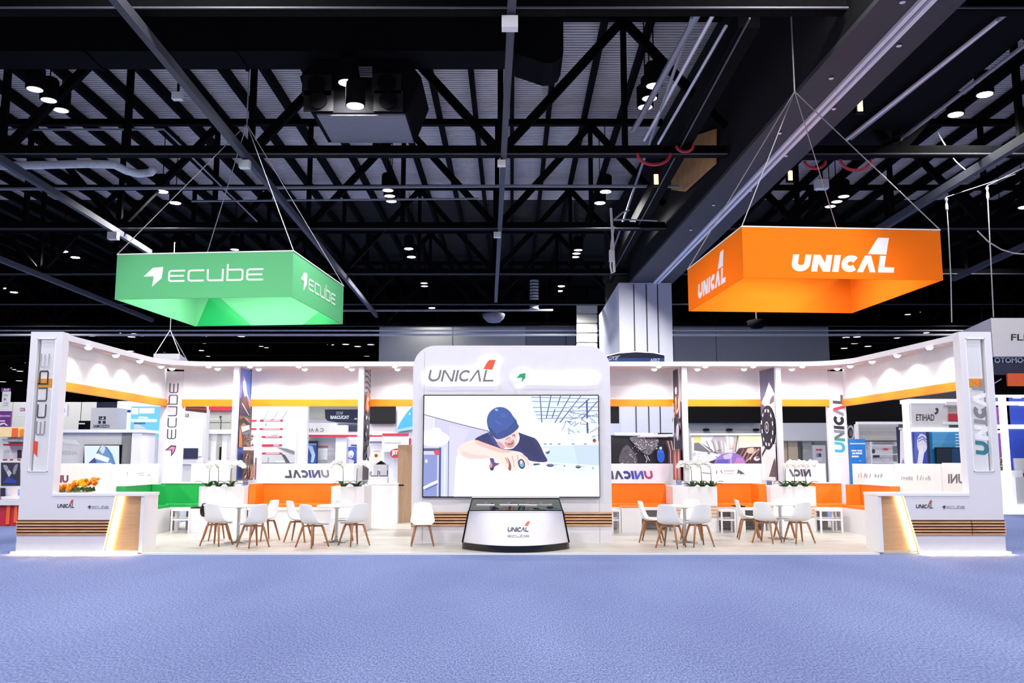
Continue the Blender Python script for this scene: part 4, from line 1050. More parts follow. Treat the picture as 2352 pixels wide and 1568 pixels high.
# flowers on the left counter
t = thing('flower_arrangement', 'low arrangement of orange and yellow flowers on the left counter', 'flowers', (P(172,1125,Y=16.7).x, 16.7, 1.076))
rnd = random.Random(9)
x0, x1 = P(130,1120,Y=16.65).x, P(214,1120,Y=16.65).x
MB().box(x0, x1-.1, 16.6, 16.75, 1.077, 1.12).build('trough', 'pale_grey', t)
lm = MB()
for k in range(150):
    x = rnd.uniform(x0, x1); y = rnd.uniform(16.55,16.82); l = rnd.uniform(.05,.12); an = rnd.uniform(0,2*PI); d = Vector((math.cos(an)*.4, math.sin(an)*.4, 1)).normalized(); q = d.cross(Vector((0,1,0))).normalized()*.018
    p = Vector((x,y,1.085)); lm.add([p-q*.3, p+d*l*.5-q, p+d*l, p+d*l*.5+q], [(0,1,2,3)])
lm.build('leaves', 'leaf_green', t)
def bloom(m):
    b_ = MB()
    for ring, (n_, r_, z_) in enumerate(((9,.062,.0),(7,.045,.018),(5,.026,.03))):
        for k in range(n_):
            an = 2*PI*k/n_+ring*.3; d = Vector((math.cos(an), math.sin(an), 0)); q = Vector((-d.y,d.x,0))*r_*.32
            b_.add([Vector((0,0,z_)), d*r_*.6+q+Vector((0,0,z_+.012)), d*r_+Vector((0,0,z_+.02)), d*r_*.6-q+Vector((0,0,z_+.012))], [(0,1,2,3)])
    b_.lathe([(.004,.02),(.014,.03),(.003,.042)], 6)
    return b_.build('blossom', m, t, True)
pr = [bloom('petal_orange'), bloom('petal_yellow')]
for i in range(46):
    f = rnd.random(); x = x0+.03+(x1-x0-.0)*f; hump = 1.14+.12*min(1, max(0,(f-.2)/.5))
    z = hump+rnd.uniform(-.05,.05); y = rnd.uniform(16.52,16.8)
    b_ = pr[i%2] if i < 2 else pr[0 if rnd.random()<.6 else 1].copy()
    if i >= 2: COL.objects.link(b_); b_.parent = t
    b_.location = Vector((x,y,z))-t.location; b_.rotation_euler = (rnd.uniform(.3,1.3), rnd.uniform(-.5,.5), rnd.uniform(-.5,.5))
# ================================================================== screen wall
YW = 18.15
t = thing('screen_wall', 'tall white rounded wall holding the large video screen in the middle of the booth', 'wall', (0,YW+.2,Z0))
xa, xb = P(947,1000,Y=YW).x, P(1403,1000,Y=YW).x; zt = 3.99; R = .45
sx0, sx1 = P(974,1020,Y=YW).x, P(1374,1020,Y=YW).x; sz0, sz1 = P(1176,1139.5,Y=YW).z, P(1176,909,Y=YW).z
ol_ = [(xa,Z0),(xb,Z0)]+[(xb-R+R*math.cos(a), zt-R+R*math.sin(a)) for a in [PI/2*k/12 for k in range(13)]]+[(xa+R-R*math.sin(a), zt-R+R*math.cos(a)) for a in [PI/2*k/12 for k in range(13)]]
MB().ext([(x,YW,z) for x,z in ol_], (0,.45,0)).build('wall_body', 'white_wall', t)
for px in (975, 1373):
    x = P(px,850,Y=YW).x; MB().box(x-.004, x+.004, YW-.003, YW-.0005, Z0, sz0-.03 if True else zt).build('panel_seam', 'partition_grey', t)
MB().box(P(975,850,Y=YW).x-.003, P(975,850,Y=YW).x+.003, YW-.003, YW-.0005, sz1+.03, zt-.12).build('panel_seam', 'partition_grey', t)
mb = MB()
for k in range(5): mb.box(xa+.0, xb, YW-.03, YW-.001, .365+k*.058, .395+k*.058)
mb.build('wood_slats', 'slat_wood', t); MB().box(xa+.001, xb-.001, YW-.006, YW-.0005, .36, .63).build('slat_backing', 'slat_gap', t)
# illuminated marks: raised letters over a glowing backing plate
pl, fin, W = unical(.2, .24); x0, x1, yb, h = 982, 1139, 877, 27.0; k = (x1-x0)/W
f3 = pix(YW)
pts = smooth_pts([(976,884),(974,866),(982,850),(1020,848),(1088,848),(1102,836),(1112,822),(1146,820),(1147,840),(1142,858),(1144,880),(1134,886),(1060,886),(1010,887)], 3)
MB().ext([f3(x,y)+Vector((0,-.05,0)) for x,y in pts], (0,.045,0)).build('glow_plate', 'halo', t)
mb = MB()
for i, q in enumerate(pl): mb.ext([f3(x0+p[0]*k, yb-p[1]*h)+Vector((0,-.051-.0007*i,0)) for p in q], (0,-.03,0))
mb.build('raised_lettering', 'grey_vinyl', t)
MB().ext([f3(x,y)+Vector((0,-.051,0)) for x,y in [(1110,848),(1131,850),(1139,827),(1124,827),(1119,832)]], (0,-.03,0)).build('tail_mark', 'red_vinyl', t)
pts = smooth_pts([(1176,868),(1184,856),(1202,848),(1216,852),(1222,858),(1270,857),(1290,860),(1310,855),(1368,857),(1371,880),(1340,885),(1280,884),(1218,883),(1204,884),(1192,892),(1186,880)], 3)
MB().ext([f3(x,y)+Vector((0,-.05,0)) for x,y in pts], (0,.045,0)).build('glow_plate', 'halo', t)
MB().ext([f3(x,y)+Vector((0,-.051,0)) for x,y in [(1186,869),(1194,859),(1207,857),(1207,868),(1197,880),(1199,868)]], (0,-.03,0)).build('arrow_mark', 'green_vinyl', t)
pl, icon, W = ecube(.13); k = (1364-1222)/W
mb = MB()
for q in pl: mb.ext([f3(1222+p[0]*k, 879-p[1]*13)+Vector((0,-.051,0)) for p in q], (0,-.02,0))
mb.build('raised_lettering', 'halo', t)
# the screen itself
s_ = thing('video_screen', 'large lit video screen showing a worker in a blue cap bent over a white surface', 'screen', ((sx0+sx1)/2, YW-.02, sz0))
MB().box(sx0-.02, sx1+.02, YW-.05, YW-.001, sz0-.02, sz1+.02).build('bezel', 'black_matte', s_)
W_, H_ = 2190.0, 1257.0
def sf(x, y):
    u = min(1,max(0,(x-70)/W_)); v = min(1,max(0,(y-110)/H_)); return Vector((sx0+(sx1-sx0)*u, YW-.05, sz1-(sz1-sz0)*v))
a = Art(sf, (0,-1,0), .0008, .001)
a.rect(60,100,2270,1375,(250,251,255))
a.poly([(60,345),(480,455),(900,560),(1000,640),(1000,800),(500,800),(480,1000),(455,1375),(60,1375)],(206,204,238))
a.poly([(60,345),(200,382),(200,560),(60,600)],(222,222,244)); a.poly([(385,480),(640,545),(560,715),(500,800),(480,1000),(455,1375),(385,1375)],(214,212,244))
a.line([(60,348),(480,458),(880,556)],10,(96,94,130)); a.line([(195,390),(195,530)],14,(232,232,250))
a.rect(60,850,250,1375,(138,148,206)); a.rect(60,770,285,805,(84,84,120)); a.rect(60,805,285,850,(206,212,240)); a.rect(240,850,262,1375,(196,204,240)); a.rect(262,760,290,1375,(74,82,140)); a.rect(290,700,380,1375,(206,212,246)); a.rect(375,640,388,1375,(128,128,176)); a.rect(330,760,345,1375,(226,230,252))
a.blob([(60,560),(160,540),(180,516),(270,520),(290,560),(360,600),(388,660),(330,725),(250,745),(60,720)],(254,254,250),5)
a.blob([(200,800),(262,795),(266,850),(215,850)],(216,70,96)); a.line([(66,1265),(150,1225),(252,1180)],34,(244,246,255)); a.line([(100,1285),(250,1215)],12,(86,96,160)); a.ell(105,930,16,24,(236,240,252))
a.poly([(1390,100),(2270,100),(2270,740),(1520,690),(1480,440)],(222,234,250)); a.poly([(1480,440),(1860,460),(1870,690),(1500,690)],(248,250,255))
gc = (84,90,150)
for p in [[(1530,110),(1552,450)],[(1668,110),(1606,400)],[(1790,110),(1748,235)],[(1912,110),(1716,450)],[(2045,110),(1776,450)],[(2150,150),(2008,275)],[(2255,180),(2040,420)],[(1718,280),(1680,390)]]: a.line(p,13,gc)
for p in [[(1420,130),(2260,150)],[(1430,182),(2100,192)],[(1438,258),(1900,262)],[(1460,312),(2260,300)],[(1478,352),(1760,362)],[(1500,400),(2000,388)],[(1900,250),(2260,255)],[(2110,205),(2265,190)],[(1960,330),(2260,380)],[(1900,410),(2250,350)]]: a.line(p,8,(110,118,176))
a.line([(2118,165),(2124,600)],22,(70,76,140))
rr = random.Random(4)
for k in range(40):
    x = rr.uniform(1830,2250); y = rr.uniform(300,640); a.line([(x,y),(x+rr.uniform(-90,90),y+rr.uniform(-60,60))],7,rr.choice([(96,92,160),(130,130,190),(80,84,150)]))
for k in range(16): a.blob([(x_+rr.uniform(-8,8),y_+rr.uniform(-6,6)) for c_ in [(rr.uniform(1880,2240),rr.uniform(400,640))] for x_,y_ in [(c_[0]-45,c_[1]),(c_[0],c_[1]-26),(c_[0]+45,c_[1]),(c_[0],c_[1]+26)]],(252,252,255),3)
a.rect(1520,680,2262,735,(244,240,246)); a.rect(1990,590,2110,700,(255,255,255)); a.ell(2205,675,22,24,(150,60,60))
for x in (1590,1660,1765,1940,2090): a.ell(x,718,20,7,(120,116,150))
a.poly([(1560,740),(2262,728),(2262,1000),(1600,940)],(206,226,240)); a.poly([(1950,735),(2262,728),(2262,990),(1990,970)],(198,216,236)); a.ell(1620,812,26,30,(80,84,110)); a.ell(1600,790,40,26,(238,240,248))
a.poly([(480,870),(700,860),(1400,925),(1700,950),(2262,985),(2262,1375),(455,1375)],(252,253,254)); a.poly([(1650,945),(2262,985),(2262,1130),(1700,1100)],(230,246,246)); a.poly([(1500,1090),(2262,1120),(2262,1375),(1500,1375)],(250,254,253))
navy = (44,50,106)
a.blob([(880,575),(790,610),(712,662),(800,705),(900,735),(1060,790),(1190,802),(1300,830),(1390,922),(1608,938),(1575,840),(1520,720),(1472,655),(1420,630),(1330,600),(1250,575),(1270,640),(1220,740),(1170,778),(1060,776),(990,700),(960,660),(890,600)],navy,4)
a.blob([(1280,640),(1400,650),(1480,760),(1540,880),(1480,900),(1380,830),(1290,780)],(38,42,92),4)
a.blob([(880,555),(960,655),(1000,720),(1060,780),(990,760),(930,690)],(60,68,130),4)
skin = (248,206,204)
a.blob([(970,650),(1090,640),(1200,572),(1246,560),(1270,640),(1255,700),(1215,748),(1160,776),(1100,764),(1060,735),(1000,700)],skin,4)
a.blob([(1240,560),(1262,600),(1270,650),(1240,720),(1210,745),(1236,660)],(252,226,222),4); a.blob([(990,690),(1040,700),(1090,760),(1050,775),(1000,730)],(206,160,170),4)
a.blob([(1085,690),(1140,700),(1190,660),(1205,690),(1200,740),(1150,765),(1100,740)],(206,150,150),4); a.blob([(1122,712),(1160,714),(1192,692),(1197,702),(1165,727),(1128,725)],(126,80,88),4); a.line([(1098,668),(1130,640),(1160,640)],9,(140,90,98)); a.line([(1178,620),(1205,600),(1212,632)],10,(96,64,84)); a.blob([(1130,640),(1160,650),(1150,690),(1120,690)],(236,176,172),3)
capc = (58,88,164)
a.blob([(1020,255),(950,275),(890,330),(862,410),(870,490),(905,580),(960,640),(1010,658),(1090,636),(1180,586),(1240,536),(1262,500),(1246,468),(1222,412),(1192,372),(1150,312),(1090,268)],capc,5)
a.blob([(1005,656),(985,600),(1040,560),(1130,520),(1205,450),(1226,412),(1244,466),(1262,500),(1240,536),(1180,586),(1090,636)],(52,74,140),4); a.blob([(880,500),(905,580),(965,645),(1000,655),(980,600),(930,540)],(46,66,130),4)
a.line([(960,425),(1000,450),(1040,478)],7,(96,122,190)); a.line([(1030,350),(1075,345),(1090,372),(1045,372)],6,(96,124,196)); a.ell(982,292,22,14,(150,176,220),.3); a.line([(1215,412),(1190,470),(1130,520)],7,(38,56,116))
arm = (252,224,216)
a.blob([(715,665),(640,682),(560,716),(506,770),(494,812),(520,850),(600,888),(660,906),(800,896),(900,890),(960,890),(985,940),(1060,985),(1110,1030),(1150,1050),(1190,1062),(1215,1066),(1238,1045),(1252,970),(1290,920),(1335,1000),(1345,1046),(1400,1012),(1396,960),(1375,900),(1330,860),(1270,822),(1180,800),(1090,790),(1040,780),(960,748),(880,728),(800,692)],arm,4)
a.blob([(715,668),(800,692),(960,748),(1090,792),(1180,802),(1120,830),(1000,815),(860,770),(740,720)],(244,190,184),4); a.blob([(560,800),(700,850),(860,860),(900,888),(700,904),(560,868)],(238,206,206),4)
a.blob([(1100,900),(1130,900),(1165,980),(1160,1045),(1130,1030),(1135,960)],(150,84,86),3); a.line([(1175,860),(1195,930),(1200,1000)],9,(214,150,146)); a.line([(1240,850),(1250,900),(1250,960)],9,(206,140,138)); a.line([(1290,850),(1350,900),(1385,980)],8,(224,160,156)); a.blob([(1085,880),(1120,900),(1140,960),(1110,950)],(226,170,164),3)
a.ell(1295,965,42,62,(30,40,74),-.2); a.ell(1296,962,28,46,(124,168,204),-.2); a.ell(1290,945,14,22,(200,226,240),-.2)
a.blob([(900,895),(950,900),(962,945),(1015,958),(1012,970),(960,1000),(940,1045),(905,1030),(895,985),(912,950)],(96,76,132),3); a.blob([(900,960),(930,960),(925,1010),(905,1010)],(216,150,160),3); a.blob([(905,1015),(945,1010),(938,1046),(910,1040)],(40,36,64),3)
a.poly([(1440,960),(1500,958),(1540,966),(1500,978),(1445,984)],(58,64,100)); a.rect(1405,962,1438,1000,(214,226,240)); a.ell(1650,982,46,20,(66,64,92)); a.ell(1650,975,40,10,(120,120,150)); a.ell(1998,1000,34,20,(62,64,90)); a.ell(1998,992,30,9,(140,146,170)); a.ell(1828,990,9,9,(90,92,110)); a.poly([(2172,1005),(2184,1003),(2190,1028),(2176,1026)],(110,112,120)); a.poly([(1690,965),(1790,965),(1700,990)],(196,206,220)); a.poly([(2030,985),(2110,990),(2032,1012)],(200,216,226))
a.build('picture', 'screen_ink', s_)
# ================================================================== display case
t = thing('display_case', 'white bow-fronted display case with slanted glass lid and black plinth', 'display case', (0,17.2,Z0))
def bow(z, xw, yb, bulge, yr, n=24):
    pts = []
    for k in range(n+1):
        u = -1+2*k/n; pts.append((u*xw, yb-bulge*(1-u*u), z))
    return pts
cxc = (P(1062,1255,Y=17.05).x+P(1307,1255,Y=17.05).x)/2
xw0 = (P(1307,1255,Y=17.05).x-P(1062,1255,Y=17.05).x)/2
YBK = 17.45
def shell(z0, z1, w0, w1, b0, b1, m, name, yb=16.95, yb1=None):
    n = 32; R_ = 8; mb = MB(); vs = []; fs = []
    for r in range(R_+1):
        f = r/R_; z = z0+(z1-z0)*f; w = w0+(w1-w0)*f; bb = b0+(b1-b0)*f
        vs += [(cxc+x, y, z) for x,y,_ in bow(z, w, yb+((yb1 if yb1 else yb)-yb)*f, bb, 0, n)]+[(cxc+w, YBK, z), (cxc-w, YBK, z)]
    N = n+3
    for r in range(R_): fs += [(r*N+i, r*N+(i+1)%N, (r+1)*N+(i+1)%N, (r+1)*N+i) for i in range(N)]
    fs += [tuple(range(N-1,-1,-1)), tuple(range(R_*N,(R_+1)*N))]
    mb.add(vs, fs)
    return mb.build(name, m, t, smooth='auto')
shell(Z0, .15, xw0, xw0-.005, .74, .74, 'black_gloss', 'plinth')
shell(.151, .715, xw0-.02, xw0-.14, .74, .06, 'pale_lam', 'case_body', 16.95, 16.7)
shell(.716, .735, xw0-.13, xw0-.135, .07, .06, 'white_matte', 'rim', 16.7)
shell(.7355, .745, xw0-.16, xw0-.16, .02, .02, 'black_gloss', 'tray', 16.71)
xg = xw0-.14; zb_, zf = .93, .745
mb = MB(); y0_, y1_ = 16.66, YBK
v = [(cxc-xg,y0_,zf),(cxc+xg,y0_,zf),(cxc+xg-.03,y1_-.1,zb_),(cxc-xg+.03,y1_-.1,zb_)]
mb.ext(v, (0,0,.008)); mb.build('glass_lid', 'case_glass', t)
for sg in (-1,1):
    xx = cxc+sg*xg; MB().ext([(xx,y0_,zf),(xx,y1_,zf),(xx-sg*.03,y1_,zb_),(xx-sg*.03,y1_-.1,zb_)], (sg*.012,0,0)).build('glass_end', 'case_glass', t)
    MB().tube([(xx,y0_,zf),(xx-sg*.03,y1_-.1,zb_)], .014, 6).build('lid_edge', 'black_matte', t)
MB().box(cxc-xg+.03, cxc+xg-.03, y1_-.1, y1_-.02, .746, zb_+.015).build('back_rail', 'black_matte', t)
MB().box(cxc-xg+.02, cxc+xg-.02, y1_-.11, y1_-.01, zb_+.016, zb_+.03).build('top_trim', 'white_matte', t)
pl, fin, W = unical(.2, .25); k = (1216-1165)/W
def cf(x, y):
    p = P(x, y, Y=16.35); u = (p.x-cxc)/(xw0-.08); zz = p.z; f = (zz-.151)/(.715-.151); b_ = .74+(.06-.74)*f
    return Vector((p.x, 16.95-.25*f-b_*(1-u*u), zz))
a = Art(cf, (0,-1,.2), .0012, .006); a.polys([[(1165+p[0]*k, 1221-p[1]*9.6) for p in q] for q in pl], (44,44,62)); a.poly([(1205,1208),(1213,1208),(1218,1198),(1211,1199)], (216,96,72)); a.build('company_mark', 'ink', t)
pl, icon, W = ecube(.16); k = (1216-1166)/W
a = Art(cf, (0,-1,.2), .0012, .006); a.polys([[(1166+p[0]*k, 1233-p[1]*4.6) for p in q] for q in pl], (130,130,142)); a.build('second_mark', 'ink', t)
for sg in (-1,1):
    MB().tube([(cxc+sg*(xw0-.005),16.95,.152),(cxc+sg*(xw0-.13),16.7,.735)], .014, 6).build('corner_edge', 'black_matte', t)
rnd = random.Random(21)
for i, (u, m_, lab) in enumerate([(-.78,'shell_white','pale angular part at the left end inside the glass case'),(-.45,'chrome','round metal part left of the middle inside the glass case'),(-.2,'shell_white','large white part near the middle inside the glass case'),(.12,'chrome','round metal part right of the middle inside the glass case'),(.42,'pale_grey','slanted grey bar inside the glass case'),(.78,'cream_lit','cream cylinder at the right end inside the glass case'),(-.62,'chrome','small round metal part near the left end inside the glass case'),(-.04,'chrome','small round metal part at the middle inside the glass case'),(.28,'shell_white','white angular part right of the middle inside the glass case'),(.6,'shell_white','white angular part near the right end inside the glass case')]):
    c = Vector((cxc+u*(xw0-.25), 17.05+.05*(i%2), .746)); e = thing('exhibit_part', lab, 'machine part', tuple(c), group='machine parts in the display case')
    if i in (1,3,6,7): MB().lathe([(.05,0),(.06,.02),(.035,.05),(.045,.08),(.02,.1)], 14, c).build('part_body', m_, e, smooth=True)
    elif i == 5: MB().tube([c+Vector((-.1,0,.05)), c+Vector((.1,-.08,.06))], .045, 12).build('part_body', m_, e); 
    else:
        w_ = .17 if i != 4 else .06
        MB().ext([c+Vector(p) for p in [(-w_,-.1,.0),(w_,-.12,.0),(w_*.8,.1,.0),(-w_*.6,.08,.0)]], (.02,.02,.1)).build('part_body', m_, e)
        MB().lathe([(.03,.101),(.03,.12),(.015,.13)], 10, c+Vector((.02,0,0))).build('boss', 'chrome', e)
# ================================================================== chairs and tables
def make_chair():
    t = thing('shell_chair', 'x', 'chair', group='white shell chairs with wooden legs')
    prof = [(.245,.40,.16,0),(.235,.43,.195,.1),(.15,.437,.225,.35),(.03,.427,.238,.5),(-.09,.43,.238,.7),(-.165,.457,.232,.9),(-.205,.53,.222,1),(-.225,.62,.205,1),(-.245,.71,.185,1),(-.262,.785,.172,1),(-.267,.815,.158,1)]
    nu = 10; vs = []; fs = []
    for i, (y, z, hw, bk) in enumerate(prof):
        up = min(1, max(0, i-1)/3.0) if i < 5 else 1
        for j in range(nu+1):
            u = -1+2*j/nu
            dz = .045*abs(u)**3*(1-max(0,(i-5)/6.0))*up if i < 8 else 0
            dy = (.07*u*u if i >= 5 else .02*u*u*(i/5))
            if i == len(prof)-1: dz -= .02*u*u
            vs.append((hw*u, y+dy, z+dz))
    for i in range(len(prof)-1):
        for j in range(nu): a_ = i*(nu+1)+j; fs.append((a_, a_+nu+1, a_+nu+2, a_+1))
    mb = MB(); mb.add(vs, fs); o = mb.build('seat_shell', 'shell_white', t, True, True)
    so = o.modifiers.new('thickness', 'SOLIDIFY'); so.thickness = .014; so.offset = 0
    ss = o.modifiers.new('smooth', 'SUBSURF'); ss.levels = 1; ss.render_levels = 1
    # thin cushion on the seat
    cv = []; 
    for k in range(20):
        an = 2*PI*k/20; cv.append((.17*math.copysign(abs(math.cos(an))**.7, math.cos(an)), .045+.165*math.copysign(abs(math.sin(an))**.7, math.sin(an))))
    mb = MB(); mb.add([(x,y,.437+.035*(abs(x)/.2)**3) for x,y in cv]+[(x*.93,.045+(y-.045)*.93,.457) for x,y in cv], [tuple(range(19,-1,-1)), tuple(range(20,40))]+[(i,(i+1)%20,20+(i+1)%20,20+i) for i in range(20)])
    mb.build('seat_pad', 'white_matte', t, True)
    mb = MB(); mb.beam((-.13,-.13,.395),(.13,.13,.395),.035,.03).beam((-.13,.13,.395),(.13,-.13,.395),.035,.03).lathe([(.07,.38),(.07,.412)], 12); mb.build('seat_frame', 'beech_leg', t, True)
    for sx_ in (-1,1):
        for sy_ in (-1,1):
            mb = MB(); mb.tube([(sx_*.115,sy_*.115,.41),(sx_*.135,sy_*.135,.36),(sx_*.215,sy_*.22,0)], [.022,.024,.014], 8); mb.build('leg', 'beech_leg', t, True, True)
    return t
chair0 = make_chair(); used = [False]
def chair(px, py, tpx, tpy, label, twist=0.0):
    c = P(px, py, Z=Z0); q = P(tpx, tpy, Z=Z0); d = q-c
    rz = math.atan2(-d.x, d.y)+twist
    if not used[0]: used[0] = True; chair0.location = (c.x,c.y,Z0); chair0.rotation_euler = (0,0,rz); chair0['label'] = label; return chair0
    return dup(chair0, (c.x,c.y,Z0), rz, label)
def table(px, py, label, r=.4):
    c = P(px, py, Z=Z0); t = thing('round_table', label, 'table', (c.x,c.y,Z0), group='round white cafe tables')
    MB().lathe([(.02,.705),(r*.98,.705),(r,.715),(r,.73),(r*.985,.738),(.02,.738)], 32).build('table_top', 'white_matte', t, True)
    MB().lathe([(.04,.02),(.033,.1),(.033,.66),(.09,.69),(.09,.704)], 14).build('column', 'chrome', t, True, True)
    mb = MB()
    for k in range(4): an = PI/4+k*PI/2; mb.beam((0,0,.03),(.28*math.cos(an),.28*math.sin(an),.015),.06,.028)
    mb.build('foot', 'chrome', t, True); return t
TB = [(546,1246),(772,1245),(1574,1246),(1794,1238)]
tn = ['the far left table','the table left of the screen','the table right of the screen','the far right table']
for (px,py), n_ in zip(TB, ['round white cafe table furthest left, near the green bench','round white cafe table in front of the long orange bench','round white cafe table just right of the display case','round white cafe table furthest right, near the right counter']): table(px,py,n_)
cs = [[(497,1252,'front left, black bag on its back',.1),(581,1256,'front right, seen from behind',.25),(497,1239,'rear left, facing the viewer',-.2),(608,1240,'rear right, facing left',-.2)],
      [(717,1256,'front, seen from behind',-.35),(813,1252,'right side, seen in profile',.1),(685,1243,'rear left, facing right',.1),(786,1239,'rear, facing the viewer',.2)],
      [(1541,1257,'front left, seen from behind',-.1),(1605,1254,'front right, turned to the left',.1),(1497,1244,'rear left, facing right',.0),(1589,1238,'rear, facing the viewer',.1)],
      [(1762,1246,'front left, seen from behind',-.1),(1836,1246,'right side, turned to the left',.1),(1720,1237,'rear left, facing right',.0),(1802,1233,'rear, facing the viewer',.1)]]
for ti, lst in enumerate(cs):
    for (px,py,d,tw) in lst: chair(px,py,TB[ti][0],TB[ti][1],f'white shell chair at {tn[ti]}, {d}',tw)
chair(970,1252,972,1262,'white shell chair standing alone in front of the screen wall left of the display case')
# bag hanging on a chair
c = P(466,1172,Y=P(497,1252,Z=Z0).y-.05)
t = thing('handbag', 'small black shiny bag hanging on the back of the leftmost chair', 'bag', tuple(c))
mb = MB(); fb = lambda x,y: P(x,y,Y=c.y)
pts = smooth_pts([(461,1163),(468,1161),(475,1164),(477,1172),(476,1182),(470,1187),(463,1185),(460,1176)],4)
n_ = len(pts); ctr = (468.5,1174)
ringz = [(-.07,.55),(-.055,.85),(0,1),(.055,.85),(.07,.55)]
vs = []
for dy,sc in ringz: vs += [fb(ctr[0]+(x-ctr[0])*sc, ctr[1]+(y-ctr[1])*sc)+Vector((0,dy,0)) for x,y in pts]
fs = [tuple(range(n_)), tuple(range(5*n_-1,4*n_-1,-1))]
for i in range(4): fs += [(i*n_+k, i*n_+(k+1)%n_, (i+1)*n_+(k+1)%n_, (i+1)*n_+k) for k in range(n_)]
mb.add(vs, fs); mb.build('bag_body', 'black_bag', t, smooth=True)
MB().tube([fb(463,1164),fb(466,1157),fb(473,1156),fb(476,1164)], .012, 6).build('strap', 'black_bag', t)
# ================================================================== passage left of the screen: cabinet and door leaf
YD = 23.85
t = thing('storage_cabinet', 'white cabinet at the back of the passage left of the screen', 'cabinet', (P(880,1150,Y=YD).x, YD, Z0))
a_, b_ = P(838,1150,Y=YD-.3).x, P(913,1150,Y=YD-.3).x; zt_ = P(880,1110,Y=YD-.3).z
MB().box(a_, b_, YD-.28, YD+.3, Z0, zt_-.03).build('carcass', 'white_lam', t); MB().box(a_-.01, b_+.01, YD-.3, YD+.3, zt_-.029, zt_).build('cabinet_top', 'white_matte', t)
MB().box((a_+b_)/2-.2, (a_+b_)/2-.194, YD-.284, YD-.281, .06, zt_-.05).build('door_gap', 'partition_grey', t)
def small_on(px0,py0,px1,py1,lab,m,nm,cat):
    Yq = YD-.15; o_ = MB(); pbox(o_, px0,py0,px1,py1,Yq,.25); o_ = o_.build(nm, m); tag(o_, lab, cat)
    o_.data.transform(Matrix.Translation((0,0,zt_+.001-min(v.co.z for v in o_.data.vertices)))); return o_
small_on(852,1095,890,1110,'low grey tray on the white cabinet','pale_grey','tray','tray')
t = thing('wire_organiser', 'black wire organiser on the grey tray behind the passage', 'organiser', tuple(P(871,1095,Y=YD-.05)))
zq = zt_+.19
for (x0,x1) in ((852,868),(872,890)):
    p, q = P(x0,1090,Y=YD-.05), P(x1,1090,Y=YD-.05)
    MB().tube([(p.x,YD-.05,zq+.12),(p.x,YD-.05,zq),(q.x,YD-.05,zq),(q.x,YD-.05,zq+.14)], .012, 6).build('wire', 'black_matte', t)
t = thing('door_leaf', 'light brown wooden door leaf standing open left of the screen wall', 'door', (P(928,1150,Y=YD).x, YD, Z0))
a_, b_ = P(913,1110,Y=YD).x, P(943,1110,Y=YD).x; zt_d = P(928,1021,Y=YD).z
MB().ext([(a_,YD-.02,Z0),(b_,YD+.25,Z0),(b_+.02,YD+.3,Z0),(a_,YD+.03,Z0)], (0,0,zt_d-Z0)).build('leaf', 'door_wood', t)
c = P(920,1114,Y=YD-.06); MB().tube([c+Vector((-.05,0,0)),c+Vector((.07,0,.0)),c+Vector((.07,.06,0))], .018, 8).build('handle', 'black_matte', t)
o = MB().box(b_+.08, 2.0, YD+.25, YD+.32, Z0, 3.8).build('storage_partition', 'white_wall'); tag(o, 'white partition of the store room behind the screen wall, beside the door leaf', 'partition')
# ================================================================== hanging signs
FACES = {}; SIGNS = []
def sign(label, corner, rz, mtl, W=4.88, H=1.22, zb=5.93, apex=None, lab2=None):
    t = thing('hanging_sign', label, 'sign', (corner[0], corner[1], zb), rz)
    def lb(name, m, x0,x1,y0,y1,z0,z1): return MB().box(x0,x1,y0,y1,z0,z1).build(name, m, t, True)
    th = .03
    t_f = lb('front_face', mtl, 0, W, 0, th, 0, H); FACES['f'] = t_f; lb('back_face', mtl, 0, W, W-th, W, 0, H); lb('left_face', mtl, 0, th, th, W-th, 0, H); lb('right_face', mtl, W-th, W, th, W-th, 0, H)
    mb = MB(); e = .03
    for z in (H,): mb.box(-.01,W+.01,-.01,e,z,z+.03).box(-.01,W+.01,W-e,W+.01,z,z+.03).box(-.01,e,e,W-e,z,z+.03).box(W-e,W+.01,e,W-e,z,z+.03)
    mb.build('top_rim', 'white_matte', t, True)
    MB().box(W/2-1.2, W/2+1.2, W/2-.05, W/2+.05, H-.12, H-.06).build('fill_bar', 'led_white', t, True)  # bar added to brighten the inside of the sign
    SIGNS.append((t, W, H))
    ap = (Matrix.Rotation(-rz,3,'Z') @ (Vector(apex)-Vector((corner[0],corner[1],zb))))
    for x,y in ((0,0),(W,0),(0,W),(W,W)): MB().tube([(x,y,H+.02), ap], .014, 5).build('cable', 'cable_grey', t, True)
    MB().tube([ap, ap+Vector((0,0,16-apex[2]))], .02, 5).build('cable', 'cable_grey', t, True)
    return t
def lface(art, name, m, t):   # build in local frame
    return art.mb.build(name, m, t, True)
fl = P(1704,521,Z=7.15)
t = sign('orange square hanging sign with white lettering and tail fin, at the upper right', (fl.x, fl.y), math.radians(4), 'orange_fabric', apex=P(1825,210,Y=21.0))
pl, fin, W = unical(.37, .2)
k = 2.6/W
a = Art(lambda u, v: Vector((1.14+u*k, 0, .165+v*k*1.02)), (0,-1,0), .001, .003); a.polys(pl+[fin], (246,244,248)); lface(a, 'lettering', 'ink', FACES['f'])
a = Art(lambda u, v: Vector((0, 4.88-(1.0+u*k), .165+v*k*1.02)), (-1,0,0), .001, .003); a.polys(pl+[fin], (246,244,248)); lface(a, 'lettering', 'ink', t)
fr = P(674,577,Z=7.15); th_ = math.radians(-5)
t = sign('green square hanging sign with white arrow and lettering, at the upper left', (fr.x-4.88*math.cos(th_), fr.y-4.88*math.sin(th_)), th_, 'green_fabric', apex=P(567,285,Y=25.4))
pl, icon, W = ecube(.15); k = 2.62/W
